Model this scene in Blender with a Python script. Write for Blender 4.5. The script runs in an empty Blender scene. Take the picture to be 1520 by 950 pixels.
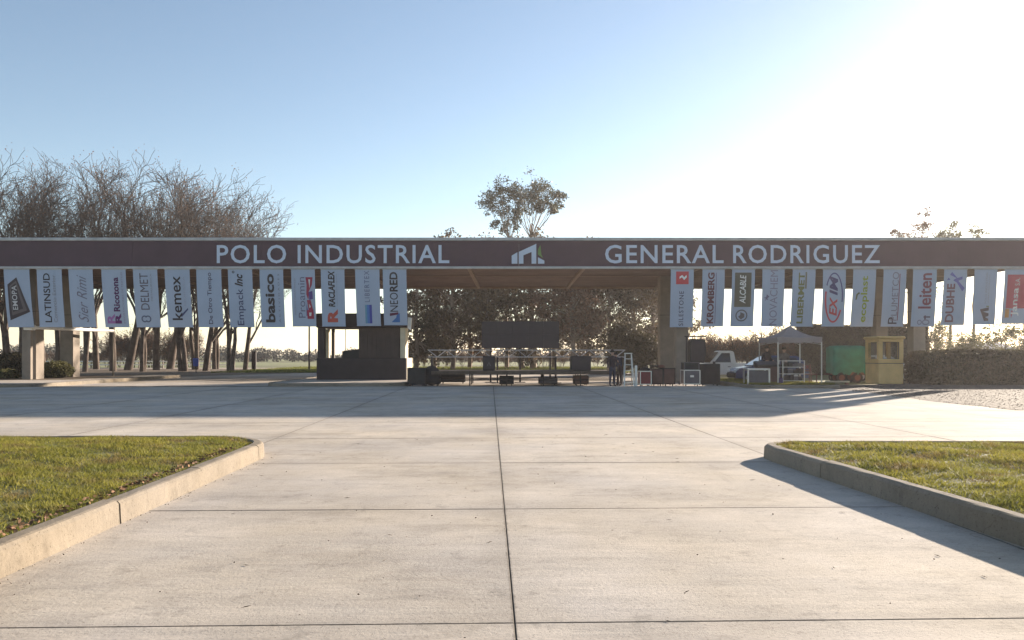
import bpy, bmesh, math, random
import numpy as np
from mathutils import Vector, Matrix

R = math.radians
scene = bpy.context.scene
col = scene.collection

# ------------------------------------------------------------------ camera
EYE = 1.55
FPX = 1150.0                       # focal length in pixels of a 1520 px wide frame
cam_d = bpy.data.cameras.new('camera')
cam_d.sensor_width = 36.0
cam_d.lens = 36.0 * FPX / 1520.0
cam_d.shift_y = 51.0 / 1520.0
cam_d.clip_start = 0.05
cam_d.clip_end = 6000.0
cam = bpy.data.objects.new('camera', cam_d)
cam.location = (0, 0, EYE)
cam.rotation_euler = (R(90), 0, 0)
col.objects.link(cam)
scene.camera = cam

# ------------------------------------------------------------------ sky, sun, exposure
SUN_AZ, SUN_EL = 43.7, 13.8        # azimuth clockwise from +Y
world = bpy.data.worlds.new('World')
scene.world = world
world.use_nodes = True
wn = world.node_tree
wn.nodes.clear()
sky = wn.nodes.new('ShaderNodeTexSky')
sky.sky_type = 'NISHITA'
sky.sun_disc = False
sky.sun_elevation = R(SUN_EL)
sky.sun_rotation = R(SUN_AZ)
sky.altitude = 20
sky.air_density = 0.9
sky.dust_density = 0.25
sky.ozone_density = 0.6
bg = wn.nodes.new('ShaderNodeBackground')
bg.inputs['Strength'].default_value = 0.062
wo = wn.nodes.new('ShaderNodeOutputWorld')
wn.links.new(sky.outputs[0], bg.inputs[0])
wn.links.new(bg.outputs[0], wo.inputs[0])
sun_d = bpy.data.lights.new('sun', 'SUN')
sun_d.energy = 5.0
sun_d.angle = R(0.6)
sun_d.color = (1.0, 0.86, 0.70)
sun = bpy.data.objects.new('sun', sun_d)
sdir = Vector((math.sin(R(SUN_AZ)) * math.cos(R(SUN_EL)), math.cos(R(SUN_AZ)) * math.cos(R(SUN_EL)), math.sin(R(SUN_EL))))
sun.rotation_euler = sdir.to_track_quat('Z', 'Y').to_euler()
sun.location = sdir * 60
col.objects.link(sun)
vs = scene.view_settings
vs.view_transform = 'Standard'
vs.look = 'None'
vs.exposure = 1.75
vs.gamma = 1.0

rnd = random.Random(7)
nrng = np.random.default_rng(11)

def at(px, d):
    return (px - 760.0) * d / FPX

# ------------------------------------------------------------------ materials
MATS = {}
def _nt(name):
    m = bpy.data.materials.new(name)
    m.use_nodes = True
    nt = m.node_tree
    return m, nt, nt.nodes['Principled BSDF']

def mat(name, c, rough=0.8, var=0.12, scale=2.5, bump=0.15, bscale=40.0, metal=0.0, orand=0.0, island=0.0, spec=0.4, world_co=False, transl=0.0, c2=None):
    if name in MATS:
        return MATS[name]
    m, nt, b = _nt(name)
    N, L = nt.nodes, nt.links
    if world_co:
        co = N.new('ShaderNodeNewGeometry').outputs['Position']
    else:
        co = N.new('ShaderNodeTexCoord').outputs['Object']
    n1 = N.new('ShaderNodeTexNoise'); n1.inputs['Scale'].default_value = scale; n1.inputs['Detail'].default_value = 6
    n1.inputs['Roughness'].default_value = 0.6
    L.new(co, n1.inputs['Vector'])
    mx = N.new('ShaderNodeMix'); mx.data_type = 'RGBA'
    ca = [max(0, x * (1 - var * 1.6)) for x in c]
    cb = [min(1, x * (1 + var * 1.6)) for x in (c2 or c)]
    mx.inputs[6].default_value = (*ca, 1); mx.inputs[7].default_value = (*cb, 1)
    rmp = N.new('ShaderNodeMapRange'); rmp.inputs[1].default_value = 0.3; rmp.inputs[2].default_value = 0.7
    L.new(n1.outputs['Fac'], rmp.inputs[0]); L.new(rmp.outputs[0], mx.inputs[0])
    out = mx.outputs[2]
    for amount, node, sock in ((orand, 'ShaderNodeObjectInfo', 'Random'), (island, 'ShaderNodeNewGeometry', 'Random Per Island')):
        if amount:
            src = N.new(node)
            mr = N.new('ShaderNodeMapRange'); mr.inputs[3].default_value = 1 - amount; mr.inputs[4].default_value = 1 + amount
            L.new(src.outputs[sock], mr.inputs[0])
            h = N.new('ShaderNodeHueSaturation'); L.new(mr.outputs[0], h.inputs['Value']); L.new(out, h.inputs['Color'])
            out = h.outputs['Color']
    L.new(out, b.inputs['Base Color'])
    b.inputs['Roughness'].default_value = rough
    b.inputs['Metallic'].default_value = metal
    b.inputs['Specular IOR Level'].default_value = spec
    if bump:
        n2 = N.new('ShaderNodeTexNoise'); n2.inputs['Scale'].default_value = bscale; n2.inputs['Detail'].default_value = 4
        L.new(co, n2.inputs['Vector'])
        bp = N.new('ShaderNodeBump'); bp.inputs['Strength'].default_value = bump; bp.inputs['Distance'].default_value = 0.02
        L.new(n2.outputs['Fac'], bp.inputs['Height']); L.new(bp.outputs[0], b.inputs['Normal'])
    if transl:
        tr = N.new('ShaderNodeBsdfTranslucent'); L.new(out, tr.inputs['Color'])
        ms = N.new('ShaderNodeMixShader'); ms.inputs[0].default_value = transl
        L.new(b.outputs[0], ms.inputs[1]); L.new(tr.outputs[0], ms.inputs[2])
        L.new(ms.outputs[0], N['Material Output'].inputs['Surface'])
    MATS[name] = m
    return m

def concrete_mat(name, base, joint=0.0):
    m, nt, b = _nt(name)
    N, L = nt.nodes, nt.links
    pos = N.new('ShaderNodeNewGeometry').outputs['Position']
    def noise(scale, detail=5, rough=0.6, stretch=None):
        n = N.new('ShaderNodeTexNoise'); n.inputs['Scale'].default_value = scale; n.inputs['Detail'].default_value = detail; n.inputs['Roughness'].default_value = rough
        if stretch:
            mp = N.new('ShaderNodeMapping'); mp.inputs['Scale'].default_value = stretch; L.new(pos, mp.inputs['Vector']); L.new(mp.outputs[0], n.inputs['Vector'])
        else:
            L.new(pos, n.inputs['Vector'])
        return n.outputs['Fac']
    def rng(f, a, b_, c, d):
        r = N.new('ShaderNodeMapRange'); r.inputs[1].default_value = a; r.inputs[2].default_value = b_; r.inputs[3].default_value = c; r.inputs[4].default_value = d
        L.new(f, r.inputs[0]); return r.outputs[0]
    def mul(a, b_):
        k = N.new('ShaderNodeMath'); k.operation = 'MULTIPLY'; L.new(a, k.inputs[0]); L.new(b_, k.inputs[1]); return k.outputs[0]
    v = rng(noise(0.55, 6), 0.3, 0.7, 0.80, 1.12)
    v = mul(v, rng(noise(1.0, 5, 0.65, (0.5, 4.0, 1)), 0.3, 0.7, 0.93, 1.06))          # screed streaks across the lane
    v = mul(v, rng(noise(26, 3, 0.7), 0.25, 0.75, 0.90, 1.08))
    v = mul(v, rng(noise(3.1, 8, 0.75), 0.55, 0.68, 1.0, 0.74))                          # blotchy stains
    v = mul(v, rng(noise(1.3, 6, 0.7, (2.4, 0.25, 1)), 0.60, 0.76, 1.0, 0.84))           # tyre wear along the lane
    v = mul(v, rng(noise(55, 2, 0.5), 0.64, 0.70, 1.0, 0.55))                            # dark grit
    vo = N.new('ShaderNodeTexVoronoi'); vo.feature = 'DISTANCE_TO_EDGE'; vo.inputs['Scale'].default_value = 0.42
    mpv = N.new('ShaderNodeMapping'); L.new(pos, mpv.inputs['Vector'])
    wob = N.new('ShaderNodeTexNoise'); wob.inputs['Scale'].default_value = 1.7; L.new(pos, wob.inputs['Vector'])
    wa = N.new('ShaderNodeVectorMath'); wa.operation = 'MULTIPLY_ADD'; wa.inputs[1].default_value = (0.9, 0.9, 0.9)
    L.new(wob.outputs['Color'], wa.inputs[0]); L.new(pos, wa.inputs[2]); L.new(wa.outputs[0], vo.inputs['Vector'])
    crack = rng(vo.outputs['Distance'], 0.0, 0.004, 1.0, 0.0)
    cm = mul(crack, rng(noise(0.33, 3), 0.52, 0.62, 0.0, 1.0))
    v = mul(v, rng(cm, 0, 1, 1.0, 0.62))
    if joint:
        oc = N.new('ShaderNodeTexCoord').outputs['Object']
        sp_ = N.new('ShaderNodeSeparateXYZ'); L.new(oc, sp_.inputs[0])
        ds = []
        for ax_, half in (('X', 2.05), ('Y', 1.65)):
            ab = N.new('ShaderNodeMath'); ab.operation = 'ABSOLUTE'; L.new(sp_.outputs[ax_], ab.inputs[0])
            sb = N.new('ShaderNodeMath'); sb.operation = 'SUBTRACT'; sb.inputs[0].default_value = half; L.new(ab.outputs[0], sb.inputs[1]); ds.append(sb.outputs[0])
        mi_ = N.new('ShaderNodeMath'); mi_.operation = 'MINIMUM'; L.new(ds[0], mi_.inputs[0]); L.new(ds[1], mi_.inputs[1])
        wv = N.new('ShaderNodeMath'); wv.operation = 'MULTIPLY_ADD'; wv.inputs[1].default_value = -0.05; L.new(noise(7, 6, 0.75), wv.inputs[0]); L.new(mi_.outputs[0], wv.inputs[2])
        v = mul(v, rng(wv.outputs[0], -0.022, -0.004, 0.50, 1.0))                       # crumbled dirty joint edges
        v = mul(v, rng(wv.outputs[0], -0.02, 0.22, 0.90, 1.0))
    v = mul(v, rng(noise(9, 7, 0.8, (0.6, 2.2, 1)), 0.60, 0.66, 1.0, 0.62))                 # scuffs
    v = mul(v, rng(noise(0.9, 5, 0.7), 0.50, 0.70, 1.0, 1.10))                              # pale washed patches
    v = mul(v, rng(noise(0.42, 8, 0.8, (1.0, 1.6, 1)), 0.50, 0.66, 1.0, 0.76))              # broad damp-looking blotches
    oi = N.new('ShaderNodeObjectInfo')
    v = mul(v, rng(oi.outputs['Random'], 0, 1, 0.93, 1.06))
    hue = N.new('ShaderNodeMix'); hue.data_type = 'RGBA'
    hue.inputs[6].default_value = (base[0] * 1.02, base[1] * 0.99, base[2] * 0.93, 1); hue.inputs[7].default_value = (base[0] * 0.98, base[1] * 1.0, base[2] * 1.05, 1)
    L.new(rng(noise(0.3, 4), 0.35, 0.65, 0, 1), hue.inputs[0])
    cmb = N.new('ShaderNodeVectorMath'); cmb.operation = 'SCALE'; L.new(hue.outputs[2], cmb.inputs[0]); L.new(v, cmb.inputs['Scale'])
    L.new(cmb.outputs[0], b.inputs['Base Color'])
    b.inputs['Roughness'].default_value = 0.92
    b.inputs['Specular IOR Level'].default_value = 0.12
    bp = N.new('ShaderNodeBump'); bp.inputs['Strength'].default_value = 0.35; bp.inputs['Distance'].default_value = 0.012
    L.new(noise(38, 6, 0.7), bp.inputs['Height'])
    bp2 = N.new('ShaderNodeBump'); bp2.inputs['Strength'].default_value = 0.10; bp2.inputs['Distance'].default_value = 0.05
    L.new(noise(2.2, 4, 0.6, (0.6, 3.0, 1)), bp2.inputs['Height']); L.new(bp.outputs[0], bp2.inputs['Normal'])
    L.new(bp2.outputs[0], b.inputs['Normal'])
    MATS[name] = m
    return m

def grass_mat(name, a, b_, c):
    m, nt, bs = _nt(name)
    N, L = nt.nodes, nt.links
    g = N.new('ShaderNodeNewGeometry')
    def noise(s, det=4):
        n = N.new('ShaderNodeTexNoise'); n.inputs['Scale'].default_value = s; n.inputs['Detail'].default_value = det; L.new(g.outputs['Position'], n.inputs['Vector']); return n.outputs['Fac']
    def rng(f, lo, hi):
        r = N.new('ShaderNodeMapRange'); r.inputs[1].default_value = lo; r.inputs[2].default_value = hi; L.new(f, r.inputs[0]); return r.outputs[0]
    m1 = N.new('ShaderNodeMix'); m1.data_type = 'RGBA'; m1.inputs[6].default_value = (*a, 1); m1.inputs[7].default_value = (*b_, 1); L.new(rng(noise(1.3, 5), 0.35, 0.65), m1.inputs[0])
    m2 = N.new('ShaderNodeMix'); m2.data_type = 'RGBA'; m2.inputs[7].default_value = (*c, 1); L.new(m1.outputs[2], m2.inputs[6]); L.new(rng(noise(2.7, 6), 0.50, 0.66), m2.inputs[0])
    mr = N.new('ShaderNodeMapRange'); mr.inputs[3].default_value = 0.55; mr.inputs[4].default_value = 1.4; L.new(g.outputs['Random Per Island'], mr.inputs[0])
    h = N.new('ShaderNodeHueSaturation'); L.new(mr.outputs[0], h.inputs['Value']); L.new(m2.outputs[2], h.inputs['Color'])
    L.new(h.outputs[0], bs.inputs['Base Color'])
    bs.inputs['Roughness'].default_value = 0.65; bs.inputs['Specular IOR Level'].default_value = 0.25
    tr = N.new('ShaderNodeBsdfTranslucent'); L.new(h.outputs[0], tr.inputs['Color'])
    ms = N.new('ShaderNodeMixShader'); ms.inputs[0].default_value = 0.4
    L.new(bs.outputs[0], ms.inputs[1]); L.new(tr.outputs[0], ms.inputs[2]); L.new(ms.outputs[0], N['Material Output'].inputs['Surface'])
    MATS[name] = m
    return m

def glass_mat(name, c, rough=0.08):
    m, nt, b = _nt(name)
    b.inputs['Base Color'].default_value = (*c, 1); b.inputs['Roughness'].default_value = rough; b.inputs['Specular IOR Level'].default_value = 0.6
    MATS[name] = m
    return m

M_SLAB = concrete_mat('slab_concrete', (0.47, 0.42, 0.365), 1)
M_PAVE = concrete_mat('pavement_concrete', (0.44, 0.39, 0.34))
M_KERB = concrete_mat('kerb_concrete', (0.235, 0.20, 0.158))
M_COLUMN = mat('column_concrete', (0.22, 0.185, 0.155), 0.9, 0.10, 1.5, 0.3, 30)
M_JOINT = mat('joint_filler', (0.10, 0.085, 0.07), 0.95, 0.3, 4, 0.3)
M_SOIL = mat('soil', (0.12, 0.085, 0.055), 0.95, 0.35, 1.2, 0.5, 8, world_co=True)
M_FIELD = mat('dry_field', (0.16, 0.14, 0.075), 0.95, 0.3, 0.05, 0.4, 3, world_co=True, c2=(0.13, 0.15, 0.05))
M_LAWNSOIL = mat('lawn_soil', (0.10, 0.10, 0.035), 0.95, 0.35, 3, 0.6, 30, world_co=True)
M_GRASS = grass_mat('grass_blade', (0.17, 0.175, 0.032), (0.27, 0.245, 0.045), (0.20, 0.145, 0.055))
M_GRASSFAR = grass_mat('meadow_grass', (0.14, 0.17, 0.035), (0.20, 0.21, 0.05), (0.17, 0.15, 0.06))
M_GRAVEL = mat('gravel_bed', (0.085, 0.068, 0.054), 0.95, 0.3, 5, 0.8, 25, world_co=True)
M_STONE = mat('gravel_stone', (0.125, 0.10, 0.083), 0.9, 0.2, 8, 0.2, island=0.4)
M_DEADLEAF = mat('dead_leaf', (0.17, 0.09, 0.045), 0.85, 0.2, 9, 0.1, island=0.4)
M_DEBRIS = mat('dark_debris', (0.07, 0.055, 0.04), 0.9, 0.2, 9, 0.1, island=0.5)
M_FASCIA = mat('fascia_vinyl', (0.056, 0.025, 0.043), 0.5, 0.10, 0.8, 0.10, 3, spec=0.35)
M_LETTER = mat('letter_vinyl', (0.50, 0.57, 0.70), 0.5, 0.03, 2, 0.05)
M_TRIM = mat('painted_trim', (0.42, 0.42, 0.43), 0.5, 0.12, 2, 0.1)
M_SOFFIT = mat('soffit_sheet', (0.105, 0.062, 0.048), 0.6, 0.16, 0.7, 0.1, 20)
M_BEAM = mat('beam_steel', (0.22, 0.15, 0.105), 0.6, 0.12, 2, 0.1)
M_ROOF = mat('roof_sheet', (0.35, 0.35, 0.36), 0.6, 0.12, 1, 0.1)
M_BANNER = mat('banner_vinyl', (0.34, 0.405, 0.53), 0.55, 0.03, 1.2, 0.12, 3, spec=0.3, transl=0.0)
M_ROD = mat('rod_metal', (0.45, 0.46, 0.48), 0.45, 0.08, 4, 0.05, metal=0.6)
M_CHARCOAL = mat('charcoal_paint', (0.028, 0.020, 0.022), 0.7, 0.15, 2, 0.15, 30)
M_CHARWALL = mat('brown_cladding', (0.050, 0.034, 0.030), 0.7, 0.15, 2, 0.15, 30)
M_CREAM = mat('cream_and_sunlit_faces', (0.50, 0.44, 0.33), 0.85, 0.12, 2, 0.2, 40)  # own cream of house wall and plank; painted sunlight on the gatehouse
M_YELLOW = mat('kiosk_fibreglass', (0.60, 0.39, 0.155), 0.55, 0.10, 1.5, 0.1, 20)
M_WHITE = mat('white_paint', (0.78, 0.77, 0.74), 0.45, 0.05, 3, 0.05)
M_BLACK = mat('black_plastic', (0.018, 0.017, 0.019), 0.6, 0.2, 5, 0.1)
M_BLACKCLOTH = mat('black_cloth', (0.022, 0.02, 0.022), 0.9, 0.2, 3, 0.3, 12)
M_SCREEN = mat('led_panel', (0.028, 0.019, 0.026), 0.45, 0.1, 4, 0.05)
M_TRUSS = mat('grey_aluminium', (0.42, 0.41, 0.42), 0.5, 0.08, 6, 0.05, metal=0.6)  # darker grey than the other aluminium parts
M_ALU = mat('aluminium', (0.55, 0.55, 0.56), 0.35, 0.06, 6, 0.05, metal=0.8)
M_CASEBROWN = mat('plywood_case', (0.11, 0.055, 0.045), 0.6, 0.15, 3, 0.1)
M_CASERED = mat('red_case', (0.17, 0.025, 0.03), 0.5, 0.12, 3, 0.1)
M_CASEGREY = mat('grey_case', (0.08, 0.075, 0.09), 0.5, 0.12, 3, 0.1)
M_DECK = mat('deck_ply', (0.09, 0.065, 0.05), 0.75, 0.2, 3, 0.2, 20)
M_TENT = mat('tent_fabric', (0.36, 0.30, 0.29), 0.8, 0.06, 2, 0.15, 6, transl=0.25)
M_GREEN = mat('green_tarp', (0.02, 0.17, 0.115), 0.55, 0.2, 2, 0.4, 5)
M_BLUEBIN = mat('blue_plastic', (0.03, 0.07, 0.33), 0.5, 0.1, 3, 0.05)
M_CARWHITE = mat('white_car_paint', (0.62, 0.61, 0.60), 0.3, 0.04, 2, 0.0, spec=0.6)
M_CARBLUE = mat('blue_car_paint', (0.035, 0.045, 0.12), 0.25, 0.05, 2, 0.0, spec=0.6)
M_GLASS = glass_mat('window_glass', (0.03, 0.03, 0.04))
M_TYRE = mat('tyre_rubber', (0.02, 0.02, 0.02), 0.85, 0.2, 6, 0.1)
M_RIM = mat('wheel_rim', (0.35, 0.35, 0.36), 0.4, 0.08, 6, 0.05, metal=0.6)
M_REDLAMP = mat('tail_lamp', (0.35, 0.01, 0.01), 0.3, 0.05, 6, 0.0)
M_LAMP = mat('lamp_lens', (0.7, 0.7, 0.7), 0.2, 0.05, 6, 0.0)
M_BARK = mat('grey_bark', (0.085, 0.064, 0.052), 0.95, 0.35, 1.5, 0.5, 9)
M_TWIG = mat('twig_bark', (0.062, 0.050, 0.045), 0.95, 0.2, 1.5, 0.0)
M_EUBARK = mat('eucalypt_bark', (0.24, 0.18, 0.14), 0.9, 0.35, 1.2, 0.3, 8)
M_LEAF_DARK = mat('olive_leaf', (0.060, 0.054, 0.024), 0.6, 0.25, 0.4, 0.0, island=0.45, transl=0.3, world_co=True, c2=(0.125, 0.078, 0.038))
M_LEAF_EU = mat('eucalypt_leaf', (0.055, 0.060, 0.030), 0.55, 0.25, 0.6, 0.0, island=0.4, transl=0.3, world_co=True)
M_LEAF_LIGHT = mat('pale_leaf', (0.12, 0.115, 0.045), 0.6, 0.2, 0.6, 0.0, island=0.4, transl=0.35, world_co=True)
M_LEAF_BROWN = mat('withered_leaf', (0.16, 0.085, 0.05), 0.8, 0.2, 0.6, 0.0, island=0.4, transl=0.3, world_co=True)
M_HEDGE = mat('hedge_leaf', (0.075, 0.062, 0.034), 0.65, 0.25, 0.8, 0.0, island=0.4, transl=0.2, world_co=True)
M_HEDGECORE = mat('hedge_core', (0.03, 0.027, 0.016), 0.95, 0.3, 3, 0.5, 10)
M_FARTREE = mat('far_foliage', (0.085, 0.085, 0.075), 0.9, 0.2, 0.1, 0.0, island=0.3, world_co=True)
M_SKIN = mat('skin', (0.38, 0.23, 0.17), 0.6, 0.05, 5, 0.0)
M_HAIR = mat('hair', (0.02, 0.014, 0.011), 0.8, 0.2, 20, 0.2)
M_CLOTHDARK = mat('dark_jacket', (0.035, 0.026, 0.032), 0.9, 0.2, 6, 0.2)
M_CLOTHBLUE = mat('navy_jacket', (0.03, 0.035, 0.06), 0.9, 0.2, 6, 0.2)
M_CLOTHGREY = mat('grey_jumper', (0.14, 0.12, 0.12), 0.9, 0.2, 6, 0.2)
M_JEANS = mat('jeans', (0.035, 0.04, 0.065), 0.9, 0.2, 6, 0.2)
M_CABLE = mat('cable_rubber', (0.03, 0.026, 0.028), 0.7, 0.2, 6, 0.1)
M_REDBROWN = mat('redbrown_wood', (0.16, 0.06, 0.045), 0.6, 0.2, 3, 0.1)
M_PURPLEBOX = mat('purple_box', (0.07, 0.045, 0.14), 0.6, 0.1, 3, 0.05)
M_ROOFGREY = mat('house_roof', (0.25, 0.27, 0.32), 0.7, 0.1, 3, 0.1)

def ink(c):
    return mat('ink_%d_%d_%d' % tuple(int(x * 255) for x in c), c, 0.55, 0.03, 3, 0.0)

# ------------------------------------------------------------------ mesh builder
class MB:
    def __init__(s):
        s.v = []; s.f = []; s.mi = []; s.cur = 0
    def add(s, verts, faces):
        o = len(s.v)
        s.v.extend([tuple(p) for p in verts])
        for f in faces:
            s.f.append(tuple(i + o for i in f)); s.mi.append(s.cur)
        return s
    def box(s, a, b, rz=0.0, piv=None, cham=0.0):
        x0, y0, z0 = a; x1, y1, z1 = b
        if cham:
            c = min(cham, (x1 - x0) * .45, (y1 - y0) * .45, (z1 - z0) * .45)
            bm = bmesh.new(); bmesh.ops.create_cube(bm, size=1.0)
            for v in bm.verts:
                v.co = Vector(((x0 + x1) / 2 + v.co.x * (x1 - x0), (y0 + y1) / 2 + v.co.y * (y1 - y0), (z0 + z1) / 2 + v.co.z * (z1 - z0)))
            bmesh.ops.bevel(bm, geom=list(bm.edges), offset=c, segments=1, affect='EDGES')
            bm.verts.index_update()
            vs_ = [v.co.copy() for v in bm.verts]; fs = [[v.index for v in f.verts] for f in bm.faces]
            bm.free()
        else:
            vs_ = [Vector(p) for p in ((x0, y0, z0), (x1, y0, z0), (x1, y1, z0), (x0, y1, z0), (x0, y0, z1), (x1, y0, z1), (x1, y1, z1), (x0, y1, z1))]
            fs = [(0, 3, 2, 1), (4, 5, 6, 7), (0, 1, 5, 4), (1, 2, 6, 5), (2, 3, 7, 6), (3, 0, 4, 7)]
        if rz:
            p = Vector(piv if piv else ((x0 + x1) / 2, (y0 + y1) / 2, 0)); m = Matrix.Rotation(rz, 3, 'Z')
            vs_ = [m @ (v - p) + p for v in vs_]
        return s.add(vs_, fs)
    def tube(s, pts, radii, n=6, caps=True):
        pts = [Vector(p) for p in pts]
        if not hasattr(radii, '__len__'):
            radii = [radii] * len(pts)
        o = len(s.v); prev = None
        for i, p in enumerate(pts):
            t = (pts[min(i + 1, len(pts) - 1)] - pts[max(i - 1, 0)])
            if t.length < 1e-9: t = Vector((0, 0, 1))
            t.normalize()
            if prev is None:
                a = Vector((1, 0, 0)) if abs(t.x) < 0.8 else Vector((0, 1, 0))
                u = t.cross(a).normalized()
            else:
                u = (prev - t * prev.dot(t))
                u = u.normalized() if u.length > 1e-6 else t.cross(Vector((0.3, 0.9, 0.1))).normalized()
            prev = u; w = t.cross(u); r = radii[i]
            for k in range(n):
                q = 2 * math.pi * k / n
                c_ = p + u * (r * math.cos(q)) + w * (r * math.sin(q))
                s.v.append((c_.x, c_.y, c_.z))
        for i in range(len(pts) - 1):
            for k in range(n):
                a = o + i * n + k; b = o + i * n + (k + 1) % n
                s.f.append((a, b, b + n, a + n)); s.mi.append(s.cur)
        if caps:
            s.f.append(tuple(o + k for k in reversed(range(n)))); s.mi.append(s.cur)
            e = o + (len(pts) - 1) * n
            s.f.append(tuple(e + k for k in range(n))); s.mi.append(s.cur)
        return s
    def prism(s, poly, axis, a, b):
        """poly of 2d points extruded along axis ('x','y','z') from a to b"""
        n = len(poly)
        def P(p, t):
            return {'x': (t, p[0], p[1]), 'y': (p[0], t, p[1]), 'z': (p[0], p[1], t)}[axis]
        vs_ = [P(p, a) for p in poly] + [P(p, b) for p in poly]
        fs = [tuple(range(n)), tuple(reversed(range(n, 2 * n)))] + [(i, (i + 1) % n + 0, (i + 1) % n + n, i + n) for i in range(n)]
        return s.add(vs_, fs)
    def ellipsoid(s, c, r, nu=12, nv=8, z0=-1.0):
        vs_ = []; fs = []
        for j in range(nv + 1):
            ph = math.asin(z0) + (math.pi / 2 - math.asin(z0)) * j / nv
            for i in range(nu):
                th = 2 * math.pi * i / nu
                vs_.append((c[0] + r[0] * math.cos(ph) * math.cos(th), c[1] + r[1] * math.cos(ph) * math.sin(th), c[2] + r[2] * math.sin(ph)))
        for j in range(nv):
            for i in range(nu):
                fs.append((j * nu + i, j * nu + (i + 1) % nu, (j + 1) * nu + (i + 1) % nu, (j + 1) * nu + i))
        return s.add(vs_, fs)
    def mesh(s, name, mats, smooth=False):
        me = bpy.data.meshes.new(name)
        me.from_pydata(s.v, [], s.f)
        for m in (mats if isinstance(mats, (list, tuple)) else [mats]):
            me.materials.append(m)
        if any(s.mi):
            me.polygons.foreach_set('material_index', s.mi)
        bm = bmesh.new(); bm.from_mesh(me); bmesh.ops.recalc_face_normals(bm, faces=bm.faces); bm.to_mesh(me); bm.free()
        if smooth:
            me.polygons.foreach_set('use_smooth', [True] * len(me.polygons))
        return me
    def build(s, name, mats, parent=None, smooth=False, loc=None):
        return link(name, s.mesh(name, mats, smooth), parent, loc)

def link(name, me, parent=None, loc=None):
    o = bpy.data.objects.new(name, me)
    col.objects.link(o)
    if parent is not None:
        o.parent = parent
    if loc is not None:
        o.location = loc
    return o

def tag(o, label=None, cat=None, group=None, kind=None):
    if label: o['label'] = label
    if cat: o['category'] = cat
    if group: o['group'] = group
    if kind: o['kind'] = kind
    return o

def thing(name, label, cat, loc=(0, 0, 0), rz=0.0, group=None):
    o = bpy.data.objects.new(name, None)
    o.empty_display_size = 0.3
    o.location = loc; o.rotation_euler = (0, 0, rz)
    col.objects.link(o)
    return tag(o, label, cat, group)

def copy_tree(root):
    r = root.copy(); col.objects.link(r)
    for ch in root.children:
        c = ch.copy(); col.objects.link(c); c.parent = r
        for g in ch.children:
            d = g.copy(); col.objects.link(d); d.parent = c
    return r

def quads_mesh(name, V, F, mats, mi=None, smooth=False):
    """numpy arrays: V (n,3), F (m,k)"""
    me = bpy.data.meshes.new(name)
    k = F.shape[1]; m = F.shape[0]
    me.vertices.add(len(V)); me.vertices.foreach_set('co', np.ascontiguousarray(V, dtype=np.float32).ravel())
    me.loops.add(m * k); me.loops.foreach_set('vertex_index', np.ascontiguousarray(F, dtype=np.int32).ravel())
    me.polygons.add(m); me.polygons.foreach_set('loop_start', np.arange(0, m * k, k, dtype=np.int32))
    me.polygons.foreach_set('loop_total', np.full(m, k, dtype=np.int32))
    for x in (mats if isinstance(mats, (list, tuple)) else [mats]): me.materials.append(x)
    if mi is not None: me.polygons.foreach_set('material_index', np.asarray(mi, dtype=np.int32))
    me.update(calc_edges=True); me.validate()
    return me

def leaf_quads(C, size, rng, flat=0.0, aspect=0.55):
    """one bent-free diamond leaf per centre"""
    n = len(C)
    a = rng.normal(size=(n, 3)); a[:, 2] *= (1 - flat); a /= np.linalg.norm(a, axis=1)[:, None] + 1e-9
    b = rng.normal(size=(n, 3)); b -= a * (a * b).sum(1)[:, None]; b /= np.linalg.norm(b, axis=1)[:, None] + 1e-9
    s = (size * rng.uniform(0.6, 1.4, n))[:, None]
    V = np.stack([C - a * s, C + b * s * aspect, C + a * s, C - b * s * aspect], axis=1).reshape(-1, 3)
    F = np.arange(4 * n).reshape(n, 4)
    return V, F

# ------------------------------------------------------------------ ground, road, kerbs
g = MB(); S = 1500
g.add([(-S, -300, -0.08), (S, -300, -0.08), (S, S, -0.08), (-S, S, -0.08)], [(0, 1, 2, 3)])
tag(g.build('ground', M_FIELD), kind='structure')
g = MB(); g.box((-60, -9, -0.075), (46, 38.2, -0.012))
road = tag(g.build('road', M_JOINT), kind='structure')
TH = R(1.6); CT, ST = math.cos(TH), math.sin(TH)
def uv2xy(u, v):
    return (u * CT - v * ST, u * ST + v * CT)
SU, SV, GAP = 4.1, 3.3, 0.006
sl = MB()
a_, b_ = SU / 2 - GAP / 2, SV / 2 - GAP / 2
ch = 0.004
sl.add([(-a_, -b_, -0.011), (a_, -b_, -0.011), (a_, b_, -0.028), (-a_, b_, -0.011),
        (-a_, -b_, -ch), (a_, -b_, -ch), (a_, b_, -ch), (-a_, b_, -ch),
        (-a_ + ch, -b_ + ch, 0), (a_ - ch, -b_ + ch, 0), (a_ - ch, b_ - ch, 0), (-a_ + ch, b_ - ch, 0)],
       [(0, 1, 5, 4), (1, 2, 6, 5), (2, 3, 7, 6), (3, 0, 4, 7), (4, 5, 9, 8), (5, 6, 10, 9), (6, 7, 11, 10), (7, 4, 8, 11), (8, 9, 10, 11)])
sl.mi = [1] * 8 + [0]
slab_me = sl.mesh('slab', [M_SLAB, M_JOINT])
for j in range(-3, 10):
    v = 4.47 + SV * j + SV / 2
    for i in range(-12, 11):
        u = 0.14 + SU * i + SU / 2
        x, y = uv2xy(u, v)
        if y < 12.2 - SV / 2 and not (-6.2 < x < 6.2): continue
        if y < 12.2 - SV / 2 + 1.3 and not (-9 < x < 9) and y < 10: continue
        if x > 15.5 and y > 21.5: continue
        if abs(x) > 0.75 * y + 9: continue
        o = link('slab', slab_me, road, (x, y, rnd.uniform(-0.0012, 0.0012)))
        o.rotation_euler = (0, 0, TH)
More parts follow.
